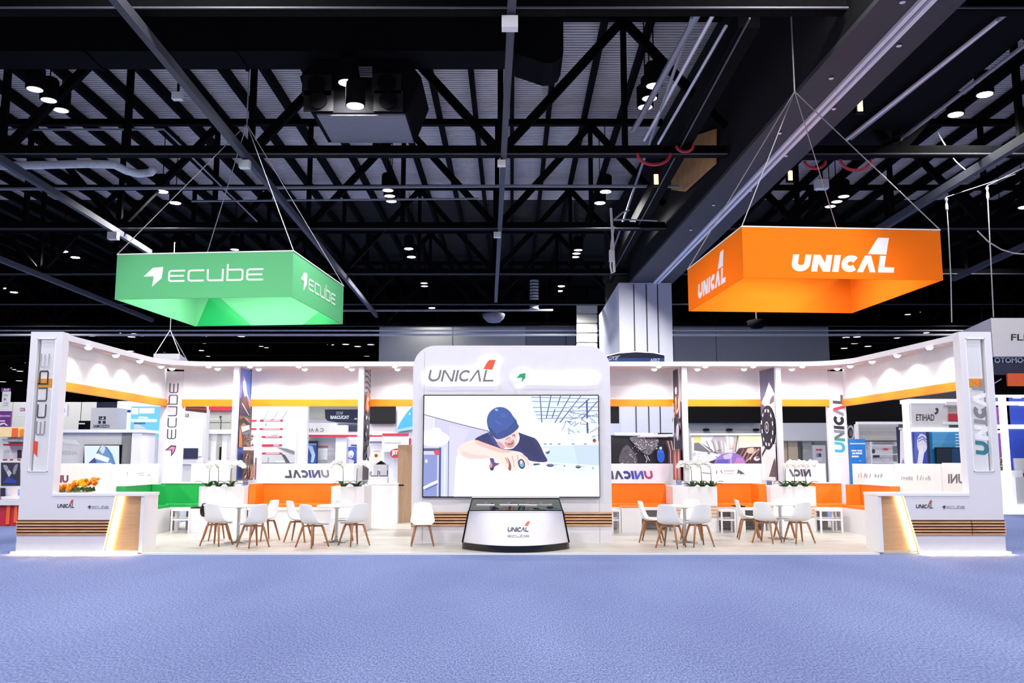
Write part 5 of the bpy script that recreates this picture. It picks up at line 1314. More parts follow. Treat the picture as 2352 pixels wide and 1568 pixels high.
a = Art(lambda u, v: Vector((1.46+u*k, 0, .45+v*k*.98)), (0,-1,0), .001, .003); a.polys(pl, (236,246,238)); a.poly(icon, (248,248,248)); lface(a, 'lettering', 'ink', FACES['f'])
a = Art(lambda u, v: Vector((4.88, 1.35+u*k, .45+v*k*.98)), (1,0,0), .001, .003); a.polys(pl, (236,246,238)); a.poly(icon, (248,248,248)); lface(a, 'lettering', 'ink', t)
# shade inside the green sign, painted as darker triangles on its back face
a = Art(lambda u, v: Vector((u, 4.85, v)), (0,-1,0), .001, .003); a.poly([(0.1,0),(1.9,0),(.55,1.15)], (10,158,80)); lface(a, 'inner_shade', 'ink', t)
a = Art(lambda u, v: Vector((u, 4.85, v)), (0,-1,0), .001, .003); a.poly([(3.6,0),(4.85,0),(4.85,1.0)], (10,158,80)); lface(a, 'inner_shade', 'ink', t)
# small white sign far behind the left corner
c = P(352,826,Y=38)
t = thing('hanging_sign', 'small plain white hanging box sign above the left rear corner of the booth', 'sign', tuple(c))
x1 = P(412,826,Y=38).x; x2 = P(434,826,Y=41).x; zb_ = P(352,826,Y=38).z; zt_ = P(352,812,Y=38).z
MB().ext([(c.x,38,zb_),(x1,38,zb_),(x2,41,zb_),(x2-(x1-c.x),41,zb_)], (0,0,zt_-zb_)).build('box_body', 'white_matte', t)
ap = P(391,758,Y=39)
for p in ((c.x+.05,38.05,zt_),(x1-.02,38.05,zt_),(x2-.02,40.9,zt_)): MB().tube([p, ap], .018, 5).build('cable', 'cable_grey', t)
MB().tube([ap, (ap.x,ap.y,11.3)], .018, 5).build('cable', 'cable_grey', t)
# ================================================================== neighbouring stands seen through and beside the booth
def stand(name, label, cat, px, Y, group=None):
    c = P(px, 1100, Y=Y); return thing(name, label, cat, (c.x, Y, 0), group=group)
def pb(name, m, t, px0, py0, px1, py1, Y, dep=.1, z0=None):
    mb = MB(); pbox(mb, px0, py0, px1, py1, Y, dep); o = mb.build(name, m, t)
    if z0 is not None:
        me = o.data; zmin = min(v.co.z for v in me.vertices)
        for v in me.vertices:
            if abs(v.co.z-zmin) < 1e-4: v.co.z = z0-(t.location.z if t else 0)
    return o
def artp(t, Y, paint, name='print', m='ink'):
    a = Art(pix(Y), (0,-1,0), .002, .003); paint(a); return a.build(name, m, t)
# --- left, behind the left counter: grey stand with a screen
Y = 27.0
t = stand('exhibit_stand', 'grey exhibition stand with a mounted screen, seen behind the left counter', 'stand', 240, Y)
pb('back_panel', 'pale_grey', t, 133, 992, 305, 1130, Y, .1, 0); pb('top_rail', 'white_lam', t, 130, 986, 330, 993, Y-.15, 1.2)
pb('end_panel', 'white_lam', t, 300, 993, 323, 1130, Y-.1, 1.0, 0); pb('inner_panel', 'partition_dark', t, 278, 994, 300, 1070, Y-.02, .02)
artp(t, Y, lambda a: (a.text('CESSNA', 134, 1035, 178, 1044, (180,180,190)), a.poly([(140,1008),(176,1010),(184,1022),(150,1018)],(226,226,232))), 'lettering')
t = stand('wall_screen', 'small lit wall screen showing a blue and white collage, behind the left counter', 'screen', 234, Y-.06); t.location.z = P(234,1065,Y=Y-.06).z
pb('bezel', 'black_matte', t, 192, 1021, 278, 1068, Y-.08, .05)
artp(t, Y-.08, lambda a: (a.rect(194,1023,274,1066,(226,242,250)), a.poly([(234,1023),(246,1026),(258,1042),(266,1066),(210,1066),(222,1042)],(98,146,204)), a.poly([(222,1040),(252,1052),(248,1062),(216,1052)],(246,248,252)), a.blob([(228,1030),(236,1022),(242,1030),(236,1042)],(206,220,236)), a.poly([(200,1066),(218,1050),(224,1066)],(60,60,150)), a.line([(222,1042),(232,1024)],1.6,(40,50,110)), a.line([(246,1026),(264,1066)],1.2,(60,90,160))), 'picture', 'lit_ink')
Y = 32
t = stand('suspended_sign', 'white square sign with a dark block mark and letters, behind the left counter', 'sign', 236, Y); t.location.z = P(236,990,Y=Y).z
pb('sign_panel', 'white_lam', t, 208, 936, 266, 1000, Y, .9, 0)
artp(t, Y, lambda a: (a.rect(227,956,234,964,(40,40,62)), a.rect(236,956,243,964,(40,40,62)), a.poly([(229,958),(233,962),(237,956),(240,963)],(240,240,246)), a.rect(226,966,232,973,(50,50,72)), a.rect(236,966,243,973,(50,50,72)), a.text('IAMOZZO',215,975,252,982,(60,60,80))), 'lettering')
Y = 34
t = stand('lightbox_stand', 'glowing pale blue and white display stand left of the left column', 'stand', 330, Y)
pb('white_box', 'lightbox_white', t, 268, 921, 352, 990, Y+.4, 1.0, 0); pb('blue_stripe', 'royal_blue', t, 268, 941, 300, 947, Y+.38, .02); pb('blue_header', 'navy', t, 222, 923, 268, 937, Y+1.5, .4)
pb('blue_panel', 'lightbox_blue', t, 298, 933, 362, 1070, Y, .35, 0); pb('white_tile', 'lightbox_white', t, 303, 937, 317, 951, Y-.03, .02); pb('white_tile', 'lightbox_white', t, 320, 937, 354, 949, Y-.03, .02); pb('white_shelf', 'lightbox_white', t, 301, 962, 356, 968, Y-.2, .19)
artp(t, Y, lambda a: (a.poly([(316,960),(320,956),(338,957),(341,961)],(250,252,255)), a.poly([(308,976),(312,972),(334,982),(334,1004),(308,990)],(240,246,250)), a.rect(308,970,334,974,(70,120,180))), 'print', 'ink')
pb('navy_column', 'navy', t, 328, 1004, 344, 1064, Y-.1, .09); pb('white_column', 'white_lam', t, 346, 1004, 360, 1070, Y-.12, .11, 0)
t = stand('poster_board', 'white board with dark letters seen in the gap beside the left tower', 'sign', 140, 50); t.location.z = P(140,955,Y=50).z
pb('board', 'white_lam', t, 40, 929, 154, 956, 50, .2); artp(t, 50, lambda a: (a.text('CDB', 46,936,58,944,(160,50,80)), a.text('NBE',139,938,150,946,(80,80,100))), 'lettering')
t = stand('black_cabinet', 'black cabinet with white lids far behind the left counter', 'cabinet', 192, 40); pb('carcass', 'black_matte', t, 180, 966, 206, 1000, 40, .5, 0); pb('lid', 'white_lam', t, 181, 971, 193, 974, 39.9, .09)
# --- far left edge
Y = 30
t = stand('vertical_banner', 'purple and white vertical banner at the left edge of the hall', 'banner', 12, Y)
pb('banner_cloth', 'purple', t, -6, 944, 24, 985, Y, .06); pb('pole', 'conduit', t, 12, 985, 14, 1000, Y+.05, .05, 0); pb('white_panel', 'white_lam', t, 4, 899, 22, 944, Y-.02, .05); pb('purple_top', 'purple', t, 3, 891, 23, 899, Y-.02, .05)
artp(t, Y-.02, lambda a: (a.text('AVI',8,892,21,898,(240,236,246)), a.rect(8,905,19,910,(200,196,206)), a.rect(9,914,14,919,(150,140,170)), a.line([(8,925),(17,925),(17,931),(8,931)],1,(150,150,160))), 'lettering')
artp(t, Y, lambda a: (a.text('EROOKES',0,953,24,957,(230,220,240)), a.rect(0,965,12,968,(236,230,240)), a.poly([(0,972),(10,970),(20,977),(14,977),(10,973),(0,977)],(240,236,246))), 'lettering')
Y = 22.8
t = stand('glowing_shelf_stand', 'white shelving stand with orange glow and red base at the left edge', 'stand', 25, Y+1)
pb('upright_panel', 'white_lam', t, -8, 980, 54, 1130, Y+1, .1, .9); pb('glow_header', 'cream_lit', t, -8, 980, 56, 1003, Y+.5, .45); pb('orange_panel', 'sign_orange', t, 27, 983, 40, 1003, Y+.47, .02); pb('orange_panel', 'orange_lam', t, 45, 985, 54, 1001, Y+.47, .02)
pb('red_shelf', 'crimson', t, 7, 1019, 52, 1023, Y+.7, .28); pb('white_shelf', 'white_lam', t, 4, 1008, 54, 1014, Y+.7, .28); pb('white_shelf', 'white_lam', t, 2, 1140, 48, 1146, Y+.5, .5)
artp(t, Y+1, lambda a: (a.rect(8,1033,22,1053,(206,206,206)), a.rect(24,1033,38,1053,(214,212,212)), a.rect(40,1033,50,1052,(56,40,52)), a.rect(7,1054,17,1057,(150,40,60)), a.rect(23,1054,31,1057,(180,60,80)), a.rect(40,1054,48,1057,(190,60,80)), a.rect(3,1062,47,1115,(52,52,74)), a.blob([(8,1068),(18,1070),(22,1090),(14,1082)],(150,154,170)), a.blob([(34,1070),(42,1066),(36,1088),(30,1086)],(140,140,156)), a.poly([(16,1085),(22,1078),(28,1086),(22,1096)],(196,198,206)), a.poly([(8,1108),(20,1094),(40,1104),(38,1110)],(56,70,170)), a.rect(2,1120,14,1140,(60,46,56)), a.rect(18,1120,42,1138,(240,226,230)), a.rect(1,1141,12,1144,(200,90,100)), a.rect(18,1141,30,1144,(200,90,100))), 'print')
pb('red_base', 'crimson', t, -8, 1160, 40, 1206, Y+.3, .6, 0); pb('coral_panel', 'sign_orange', t, 14, 1160, 22, 1204, Y+.26, .03); pb('coral_panel', 'sign_orange', t, 32, 1160, 38, 1200, Y+.26, .03); pb('counter_top', 'white_lam', t, -8, 1148, 46, 1160, Y+.2, .8)
# --- bay 1
Y = 26.5
t = stand('information_kiosk', 'tall pale information kiosk with white board and navy screen, behind the green bench', 'kiosk', 445, Y)
pb('kiosk_body', 'pale_grey', t, 415, 940, 470, 1140, Y, .3, 0); pb('white_board', 'white_matte', t, 418, 967, 465, 1048, Y-.05, .04); pb('lower_panel', 'white_lam', t, 414, 1050, 466, 1066, Y-.05, .04)
artp(t, Y, lambda a: (a.poly([(414,934),(475,934),(475,948),(414,941)],(70,30,34)), a.poly([(414,936),(475,938),(475,941),(414,938)],(150,60,40)), a.text('G3',421,950,434,957,(60,60,74))), 'lettering')
artp(t, Y-.05, lambda a: (a.line([(430,990),(441,990),(441,1000),(431,1000)],.8,(226,226,232)),), 'mark')
o = MB(); pbox(o, 418, 1029, 454, 1053, Y-.09, .035); o = o.build('kiosk_screen', 'navy'); tag(o, 'dark navy screen on the pale kiosk behind the green bench', 'screen')
Y = 27.5
t = stand('white_frame_stand', 'white framed stand with tall slots and grey upper wall, left of the blue-sky panel', 'stand', 505, Y)
pb('lower_panel', 'white_lam', t, 462, 990, 536, 1140, Y, .15, 0); pb('beam', 'white_lam', t, 462, 986, 536, 996, Y-.1, .5); pb('post', 'white_lam', t, 470, 932, 476, 990, Y-.05, .1, 0)
for (x0_,x1_) in ((474,484),(498,509),(523,529)): pb('slot', 'pale_grey' if x0_ != 498 else 'partition_grey', t, x0_, 997, x1_, 1052, Y-.03, .02)
pb('dark_slot', 'black_matte', t, 504, 1026, 508, 1056, Y-.05, .015)
pb('upper_wall', 'partition_grey', t, 476, 940, 532, 990, Y+2, .1, 0); pb('red_band', 'crimson', t, 476, 930, 532, 943, Y+1.9, .08)
artp(t, Y+2, lambda a: (a.line([(478,962),(502,962)],1.4,(226,226,230)), a.line([(478,970),(530,970)],1.6,(96,96,100)), a.line([(506,957),(508,966),(507,986)],2.2,(70,74,72)), a.ell(507,957,3,2,(50,52,54)), a.poly([(497,989),(507,986),(518,989)],(50,50,52))), 'print')
# --- bay 2
Y = 27
t = stand('timeline_wall', 'large white exhibition wall with red horizontal captions and grey pictures, left middle bay', 'stand', 640, Y)
pb('wall_panel', 'white_lam', t, 576, 925, 706, 1130, Y, .12, 0); pb('column', 'white_matte', t, 684, 930, 704, 1130, Y-.1, .09, 0)
def tw(a):
    for (x0_,x1_,y) in ((597,650,966),(596,650,985),(601,648,1003),(602,648,1022),(602,648,1041)): a.rect(x0_,y-2,x1_,y+2,(196,40,72)); a.rect(x0_+9,y-1,x1_-6,y+1,(236,214,222))
    a.rect(602,1020,628,1025,(206,44,72))
    for y in (966,985): a.rect(575,y-2,590,y+2,(196,44,72))
    for y in (1002,1022,1033,1042): a.rect(578,y-2,583,y+2,(150,44,70))
    a.rect(578,1046,583,1057,(190,190,196)); a.rect(578,1057,582,1063,(40,38,44))
    for (x0_,s) in ((596,10),(618,10),(640,8)): a.poly([(x0_+s+6,934),(x0_+s+16,934),(x0_+s,962),(x0_+2,962)],(222,222,226))
    a.rect(602,1044,676,1064,(206,208,214)); a.poly([(636,1027),(660,1030),(678,1036),(677,1044),(652,1034)],(128,132,140)); a.poly([(646,1040),(656,1045),(668,1063),(658,1063)],(84,86,94)); a.line([(618,1050),(616,1062)],1.2,(110,112,120)); a.line([(602,1063),(676,1063)],1.2,(120,122,130)); a.rect(634,1057,655,1062,(240,240,242)); a.rect(610,972,614,978,(150,160,150)); a.poly([(640,972),(648,978),(644,976)],(130,130,130)); a.poly([(620,990),(642,988),(636,998),(624,997)],(226,226,230))
artp(t, Y, tw)
Y = 34
t = stand('banner_arch', 'dark navy curved sign with white two-line lettering, above the middle left bay', 'sign', 790, Y); t.location.z = P(790,968,Y=Y).z
mb = MB(); fn = pix(Y); mb.ext([fn(x,y) for x,y in [(746,940),(840,940),(840,972),(770,969),(752,966),(747,960)]], (0,.3,0)); mb.build('sign_board', 'navy', t)
artp(t, Y, lambda a: (a.text('GTAF',772,945,788,952,(206,208,222)), a.text('BARCUCAT',759,954,802,962,(246,246,250),bold=.06), a.rect(814,960,820,963,(240,240,246))), 'lettering')
t = stand('grey_backdrop', 'grey backdrop wall behind the navy curved sign', 'partition', 725, 38); pb('panel', 'partition_grey', t, 703, 932, 850, 1100, 38, .2, 0); pb('white_ledge', 'white_lam', t, 703, 963, 840, 972, 37.5, .45)
Y = 29
t = stand('exhibit_stand', 'pale stand with widely spaced letters, red beam and a blue poster, middle left bay', 'stand', 760, Y)
pb('header', 'pale_grey', t, 703, 971, 772, 997, Y, .3); artp(t, Y, lambda a: [a.text(ch, x, 983, x+8, 991, (110,110,118), mirror=True) for ch, x in (('K',704),('A',713),('A',724),('C',736))], 'lettering')
pb('red_beam', 'crimson', t, 689, 998, 852, 1003, Y-.2, .15); pb('white_beam', 'white_lam', t, 689, 994, 852, 998, Y-.2, .15)
pb('back_panel', 'pale_grey', t, 690, 1004, 772, 1130, Y+.3, .1, 0); pb('column', 'white_matte', t, 770, 976, 795, 1130, Y-.1, .3, 0); pb('navy_header', 'navy', t, 795, 976, 822, 990, Y+.4, .1); pb('white_panel', 'white_lam', t, 795, 990, 822, 1130, Y+.45, .1, 0)
artp(t, Y+.3, lambda a: (a.rect(728,1023,754,1028,(206,110,132)), a.rect(729,1030,752,1056,(248,248,250)), a.ell(745,1060,8,5,(170,172,178)), a.rect(732,1057,742,1062,(200,200,204))), 'caption')
t = stand('blue_poster', 'blue poster of a pale arm standing under the red beam', 'poster', 715, Y+.1); pb('board', 'navy', t, 702, 1012, 729, 1066, Y+.1, .08, 0)
artp(t, Y+.1, lambda a: (a.rect(704,1018,727,1063,(42,86,160)), a.poly([(706,1022),(718,1024),(724,1045),(720,1062),(714,1062),(716,1045)],(186,212,240)), a.poly([(704,1030),(710,1040),(708,1062),(704,1062)],(24,44,104)), a.rect(705,1018,727,1022,(120,170,220))))
t = stand('blue_poster', 'blue and white cartoon-like poster behind the second white post', 'poster', 808, Y+.38); pb('board', 'white_lam', t, 797, 1010, 824, 1072, Y+.38, .05, 0)
artp(t, Y+.38, lambda a: (a.rect(797,1012,822,1070,(238,242,250)), a.rect(806,1021,820,1024,(30,44,100)), a.poly([(800,1026),(820,1025),(819,1062),(810,1056),(800,1052)],(74,104,190)), a.blob([(800,1038),(808,1034),(813,1042),(808,1052),(800,1048)],(236,240,250)), a.rect(812,1044,814,1046,(40,50,110)), a.rect(806,1046,808,1049,(40,50,110)), a.rect(798,1056,812,1070,(250,250,252)), a.rect(813,1060,820,1070,(52,74,170))))
# --- passage bay
Y = 30
t = stand('black_screen', 'wide black screen high on the stand above the passage', 'screen', 880, Y); t.location.z = P(880,973,Y=Y).z
pb('panel', 'black_gloss', t, 848, 933, 909, 973, Y, .08)
t = stand('exhibit_stand', 'white stand with red beam, text panel and round red sign, behind the passage', 'stand', 890, Y)
pb('back_panel', 'white_lam', t, 846, 925, 960, 1140, Y+.2, .1, 0); pb('red_beam', 'crimson', t, 848, 999, 879, 1003, Y-.1, .1); pb('text_panel', 'white_matte', t, 878, 998, 940, 1037, Y-.15, .1); pb('red_cap', 'crimson', t, 878, 995, 938, 1000, Y-.2, .15); pb('red_side', 'crimson', t, 939, 1006, 944, 1040, Y-.15, .1)
artp(t, Y-.15, lambda a: (a.line([(883,1017),(920,1017)],1.3,(110,110,120)), a.poly([(918,1015),(921,1017),(918,1019)],(110,110,120))), 'lettering')
artp(t, Y+.2, lambda a: (a.rect(849,1013,877,1018,(120,126,146)), a.line([(850,1021),(876,1021)],1.2,(160,176,206)), a.rect(858,1035,874,1064,(244,226,206)), a.ell(864,1046,4,4,(130,80,50)), a.line([(858,1036),(872,1036)],1.4,(150,140,150))))
t = stand('round_sign', 'red rounded sign with white letters beside the brown door leaf', 'sign', 904, Y-.25); t.location.z = P(904,1050,Y=Y-.25).z
mb = MB(); fn = pix(Y-.25); mb.ext([fn(x,y) for x,y in smooth_pts([(896,1038),(902,1032),(914,1030),(918,1040),(914,1050),(900,1050)],3)], (0,.05,0)); mb.build('sign_board', 'crimson', t)
artp(t, Y-.25, lambda a: (a.text('JET',900,1034,914,1046,(250,246,248),bold=.05),), 'lettering')
t = stand('tail_fin', 'light blue sail-shaped panel rising beside the screen wall', 'panel', 930, Y+.05); t.location.z = P(930,992,Y=Y).z
mb = MB(); fn = pix(Y+.02); mb.ext([fn(x,y) for x,y in [(909,992),(918,972),(932,950),(946,934),(960,930),(960,982)]], (0,.1,0)); mb.build('panel', 'sky_blue', t)
artp(t, Y+.02, lambda a: (a.poly([(909,992),(912,986),(960,976),(960,984)],(150,200,236)), a.ell(941,950,2,2.6,(220,240,250))))
t = stand('grey_pillar_box', 'grey box with a black pointed top behind the white cabinet', 'box', 875, 26); pb('box_body', 'pale_grey', t, 858, 1067, 888, 1110, 26, .4, 0)
mb = MB(); fn = pix(26); mb.ext([fn(x,y) for x,y in [(862,1066.5),(874,1058),(885,1066.5)]], (0,.3,0)); mb.build('pointed_top', 'black_matte', t)
# --- right of the screen
t = stand('curved_blue_sign', 'dark blue arched sign showing above the canopy right of the screen wall', 'sign', 1460, 34); t.location.z = P(1460,832,Y=34).z
fn = pix(34); mb = MB(); mb.ext([fn(x,y) for x,y in [(1388,836),(1392,818),(1420,811),(1460,808),(1500,810),(1526,815),(1526,860),(1388,860)]], (0,.6,0)); mb.build('sign_board', 'navy', t)
mb = MB(); mb.ext([fn(x,y)+Vector((0,-.01,0)) for x,y in ribbon([(1390,818),(1420,810.5),(1460,807.5),(1500,809.5),(1527,815)],2)], (0,.6,0)); mb.build('edge_trim', 'lightbox_white', t)
artp(t, 34, lambda a: (a.rect(1389,822,1526,858,(48,98,168)), a.line([(1398,828),(1410,819),(1424,816),(1412,826)],1.6,(220,230,240)), a.text('CTE',1398,818,1420,827,(220,230,240),shear=.3), a.line(arc(1506,832,15,12,170,10,12),1.6,(230,236,244)), a.text('AERZ',1493,823,1516,831,(230,236,244),bold=.04)), 'lettering')
Y = 28
t = stand('black_screen', 'black square panel beside the upper right edge of the screen wall', 'screen', 1412, Y+3); pb('panel', 'black_gloss', t, 1396, 931, 1422, 972, Y+3, .1); t.location.z = P(1412,972,Y=Y+3).z
for ch in t.children: ch.location.z -= t.location.z
t = stand('lace_mural', 'dark mural with white lace-like shapes and a small blue figure, right of the screen', 'mural', 1470, Y)
pb('board', 'black_matte', t, 1396, 999, 1548, 1120, Y, .1, 0); 
def lace(a):
    r_ = random.Random(2); W_ = (206,200,206)
    a.rect(1396,999,1548,1120,(26,24,32)); a.blob([(1425,1040),(1438,1022),(1450,1030),(1462,1050),(1460,1064),(1424,1064)],(96,92,100))
    for k in range(34):
        x = r_.uniform(1426,1462); y = r_.uniform(1028,1064); a.line([(x,y),(x+r_.uniform(-5,5),y+r_.uniform(-5,5))],1.2,r_.choice([W_,(150,146,152),(60,58,66)]))
    a.blob([(1446,1004),(1490,1004),(1512,1010),(1506,1026),(1492,1044),(1476,1040),(1460,1024)],(120,114,122))
    for k in range(70):
        x = r_.uniform(1450,1510); y = r_.uniform(1006,1044)
        if y > 1046-(abs(x-1482)*.6): continue
        a.line([(x,y),(x+r_.uniform(-6,6),y+r_.uniform(-4,4))],1.3,r_.choice([W_,(232,228,232),(44,40,48)]))
    for p in [[(1478,1044),(1484,1054),(1482,1062)],[(1484,1046),(1490,1058)]]: a.line(p,1.6,W_)
    a.blob([(1508,1034),(1520,1034),(1524,1050),(1518,1062),(1508,1056)],(30,92,206)); a.ell(1515,1029,3.4,3.4,(196,206,226)); a.line([(1508,1037),(1521,1037)],1,(120,160,230))
    for k in range(4): a.line([(1527+k*4,1012),(1534+k*3,1034),(1534+k*4,1064)],2.2,(206,160,164) if k%2 else (96,60,70))
    a.line([(1462,1003),(1530,1003)],2.4,(214,190,196))
artp(t, Y, lace)
t = stand('ceiling_tube', 'white tube rail lying along the top of the dark mural', 'rail', 1480, Y-.1); t.location.z = P(1480,999,Y=Y).z
MB().tube([P(1412,997,Y=Y-.1),P(1500,998,Y=Y-.1)], .05, 8).build('tube', 'white_matte', t); MB().tube([P(1470,1001,Y=Y-.15),P(1546,1000,Y=Y-.15)], .045, 8).build('tube', 'white_matte', t); MB().box(P(1512,996,Y=Y-.1).x,P(1545,996,Y=Y-.1).x,Y-.1,Y-.02,P(0,998,Y=Y-.1).z,P(0,994,Y=Y-.1).z).build('clip', 'black_matte', t)
# bay 5/6
Y = 44
for i, (x0_, x1_, lab) in enumerate([(1578,1748,'long black opening high in the grey wall between the right printed panels'),(1792,1900,'black opening high in the grey wall beside the right column'),(1938,2094,'black opening high in the wall behind the right counter')]):
    t = stand('dark_opening', lab, 'opening', (x0_+x1_)/2, Y); t.location.z = P(x0_,971,Y=Y).z
    pb('panel', 'black_matte', t, x0_, 926 if i < 2 else 918, x1_, 971 if i < 2 else 975, Y, .15)
t = stand('grey_bulkhead', 'grey low wall with three small black lamps above the sun mural', 'partition', 1660, Y+.3); pb('panel', 'partition_grey', t, 1576, 968, 1750, 1000, Y+.3, .2, 0)
for px in (1622,1675,1737):
    c = P(px,987,Y=Y+.25); MB().lathe([(.05,-.05),(.16,-.03),(.16,.04),(.06,.07)],10,c).build('lamp_head','black_matte',t)
t = stand('beige_room', 'grey recess with beige columns and a grey cabinet, beside the right column', 'partition', 1845, Y); pb('lintel', 'pale_grey', t, 1790, 971, 1900, 1012, Y-.2, .2); pb('back_panel', 'partition_dark', t, 1790, 1012, 1900, 1140, Y+.3, .1, 0); pb('column', 'tan_panel', t, 1797, 1012, 1810, 1130, Y, .25, 0); pb('column', 'tan_panel', t, 1812, 1012, 1834, 1130, Y-.05, .3, 0); pb('grey_panel', 'partition_grey', t, 1846, 1013, 1866, 1130, Y, .3, 0)
t = stand('grey_cabinet', 'grey cabinet with a red label and a dark notice, beside the right column', 'cabinet', 1883, Y-.3); pb('carcass', 'pale_grey', t, 1868, 1022, 1898, 1130, Y-.3, .3, 0); artp(t, Y-.3, lambda a: (a.rect(1873,1030,1889,1035,(224,150,160)), a.rect(1875,1031.5,1879,1034,(150,40,60)), a.rect(1881,1031.5,1887,1034,(150,40,60)), a.rect(1876,1041,1886,1049,(66,68,78)), a.rect(1875,1042,1880,1050,(150,152,160)), a.rect(1873,1050,1888,1060,(226,226,230))), 'notice')
Y = 28.5
t = stand('sun_mural', 'bright mural with a sun, rays and a purple dome between the right printed panels', 'mural', 1670, Y); pb('board', 'white_lam', t, 1590, 1000, 1752, 1120, Y, .1, 0); pb('top_trim', 'white_matte', t, 1584, 995, 1752, 999, Y-.1, .1)
def sun(a):
    r_ = random.Random(8)
    a.rect(1592,1000,1752,1066,(244,242,240)); a.ell(1602,1009,9,9,(250,226,140)); a.poly([(1594,1017),(1610,1016),(1652,1042),(1594,1034)],(120,118,124))
    for k in range(6): a.line([(1604+k*3,1014),(1636+k*8,1040-k*4)],2,(246,246,248))
    a.poly([(1640,1000),(1664,1000),(1664,1046),(1652,1040),(1632,1012)],(196,188,192)); 
    for k in range(6): a.line([(1622+k*7,1012),(1634+k*5,1038)],2.2,(250,250,252) if k%2 else (150,142,148))
    a.blob([(1666,1002),(1684,1002),(1684,1024),(1676,1030),(1668,1018)],(220,206,198)); a.blob([(1675,1004),(1683,1006),(1683,1018),(1677,1020)],(250,248,248)); a.line([(1670,1000),(1672,1040)],3.4,(252,252,252)); a.line([(1690,1000),(1684,1036)],4,(206,184,172)); a.line([(1694,1000),(1688,1038)],1.6,(90,60,60))
    a.rect(1696,1000,1752,1014,(250,246,196)); a.rect(1696,1014,1752,1028,(238,240,214)); a.poly([(1696,1030),(1724,1026),(1752,1026),(1752,1066),(1700,1066),(1684,1048)],(78,50,60))
    for k in range(5): a.line([(1708+k*9,1030),(1694+k*9,1056)],3,(206,160,140) if k%2 else (150,104,100))
    a.line([(1742,1030),(1712,1060)],2.2,(230,196,180)); a.blob([(1716,1030),(1730,1028),(1728,1040),(1716,1040)],(222,196,170)); a.ell(1737,1053,7,5,(240,232,236)); a.ell(1739,1051,5,2,(120,100,110))
    for k in range(26):
        x = r_.uniform(1594,1654); y = r_.uniform(1034,1062); a.line([(x,y),(x+r_.uniform(-8,8),y+r_.uniform(-2,2))],1.8,r_.choice([(90,88,96),(250,250,250),(160,158,166)]))
    a.poly([(1626,1060),(1650,1052),(1640,1066),(1618,1066)],(54,50,66))
    dome = [(1640,1066)]+[(1675+36*math.cos(PI-PI*k/16),1066-27*math.sin(PI-PI*k/16)) for k in range(17)]+[(1711,1066)]
    a.poly(dome,(150,116,190)); a.blob([(1660,1046),(1672,1041),(1680,1042),(1676,1052),(1662,1054)],(206,190,232)); a.poly([(1640,1066),(1646,1056),(1670,1054),(1672,1066)],(100,90,190)); a.poly([(1684,1066),(1690,1050),(1704,1052),(1710,1066)],(196,130,190)); a.line([(1676,1040),(1677,1066)],1.6,(226,214,240))
artp(t, Y, sun)
# --- right side opening
Y = 30
t = stand('framed_stand', 'white framed open stand with grey backing, right of the right column', 'stand', 2020, Y); 
pb('frame_top', 'white_lam', t, 1968, 968, 2094, 974, Y, .12); pb('frame_post', 'white_lam', t, 1968, 974, 1975, 1120, Y, .12, 0); pb('backing', 'partition_grey', t, 1974, 974, 2064, 1014, Y+.6, .1); pb('grey_back', 'pale_grey', t, 1974, 1014, 2064, 1130, Y+.62, .1, 0)
for (a0,b0,c0,d0) in ((1974,1011,2064,1014),(2000,1021,2060,1023),(2000,1042,2062,1044),(2000,1060,2060,1062)): pb('rail', 'white_matte' if b0>1014 else 'steel_flange', t, a0,b0,c0,d0,Y+.4,.05)
pb('frame_post', 'white_lam', t, 2000, 1014, 2003, 1066, Y+.38, .05, 0)
artp(t, Y+.62, lambda a: (a.rect(2026,1028,2042,1035,(226,170,176)), a.rect(2029,1030,2039,1033,(180,60,76)), a.ell(2006,1036,4,5,(60,60,64)), a.rect(2005,1045,2020,1050,(50,48,52)), a.ell(2034,1054,9,5,(226,224,224)), a.poly([(2050,1018),(2060,1022),(2060,1060),(2052,1058)],(120,122,126)), a.rect(2006,1015,2050,1020,(150,152,152)), a.line([(1990,1016),(1996,1040),(1990,1062)],2.4,(196,196,200))), 'print')
t = stand('banner_stand', 'bright blue banner with white text lines beside the right column', 'banner', 1970, Y-1.5); pb('banner_cloth', 'banner_blue', t, 1951, 1008, 1988, 1064, Y-1.5, .05, 0)
artp(t, Y-1.5, lambda a: (a.rect(1952,1017,1987,1020,(200,224,246)), a.rect(1955,1033,1967,1036.5,(236,244,252)), a.rect(1968.5,1033,1980,1036.5,(236,244,252)), a.rect(1957,1039,1964,1043,(236,244,252)), a.rect(1965,1038.5,1980,1043,(236,244,252)), a.rect(1956,1046,1972,1050,(236,244,252)), a.rect(1972,1057,1978,1059,(170,210,240))), 'lettering')
t = stand('wheel_poster', 'dark poster with a grey ring at the left of the white framed stand', 'poster', 1956, Y+.5); pb('board', 'black_matte', t, 1950, 970, 1968, 1010, Y+.5, .05, 0); artp(t, Y+.5, lambda a: (a.ell(1954,994,9,18,(176,176,180)), a.ell(1953,994,6,13,(40,40,46)), a.rect(1951,988,1957,1000,(120,90,90))))
Y = 26.5
t = stand('airline_stand', 'white stand with grey name panel, red seat window and blue posters, behind the right counter', 'stand', 2150, Y)
pb('top_frame', 'lightbox_white', t, 2087, 916, 2240, 925, Y-.1, .6); pb('left_post', 'lightbox_white', t, 2087, 925, 2094, 1130, Y-.1, .3, 0); pb('name_panel', 'pale_grey', t, 2094, 925, 2178, 984, Y, .1); pb('middle_beam', 'lightbox_white', t, 2090, 982, 2240, 990, Y-.1, .5); pb('back_wall', 'white_lam', t, 2090, 990, 2240, 1130, Y+.5, .1, 0)
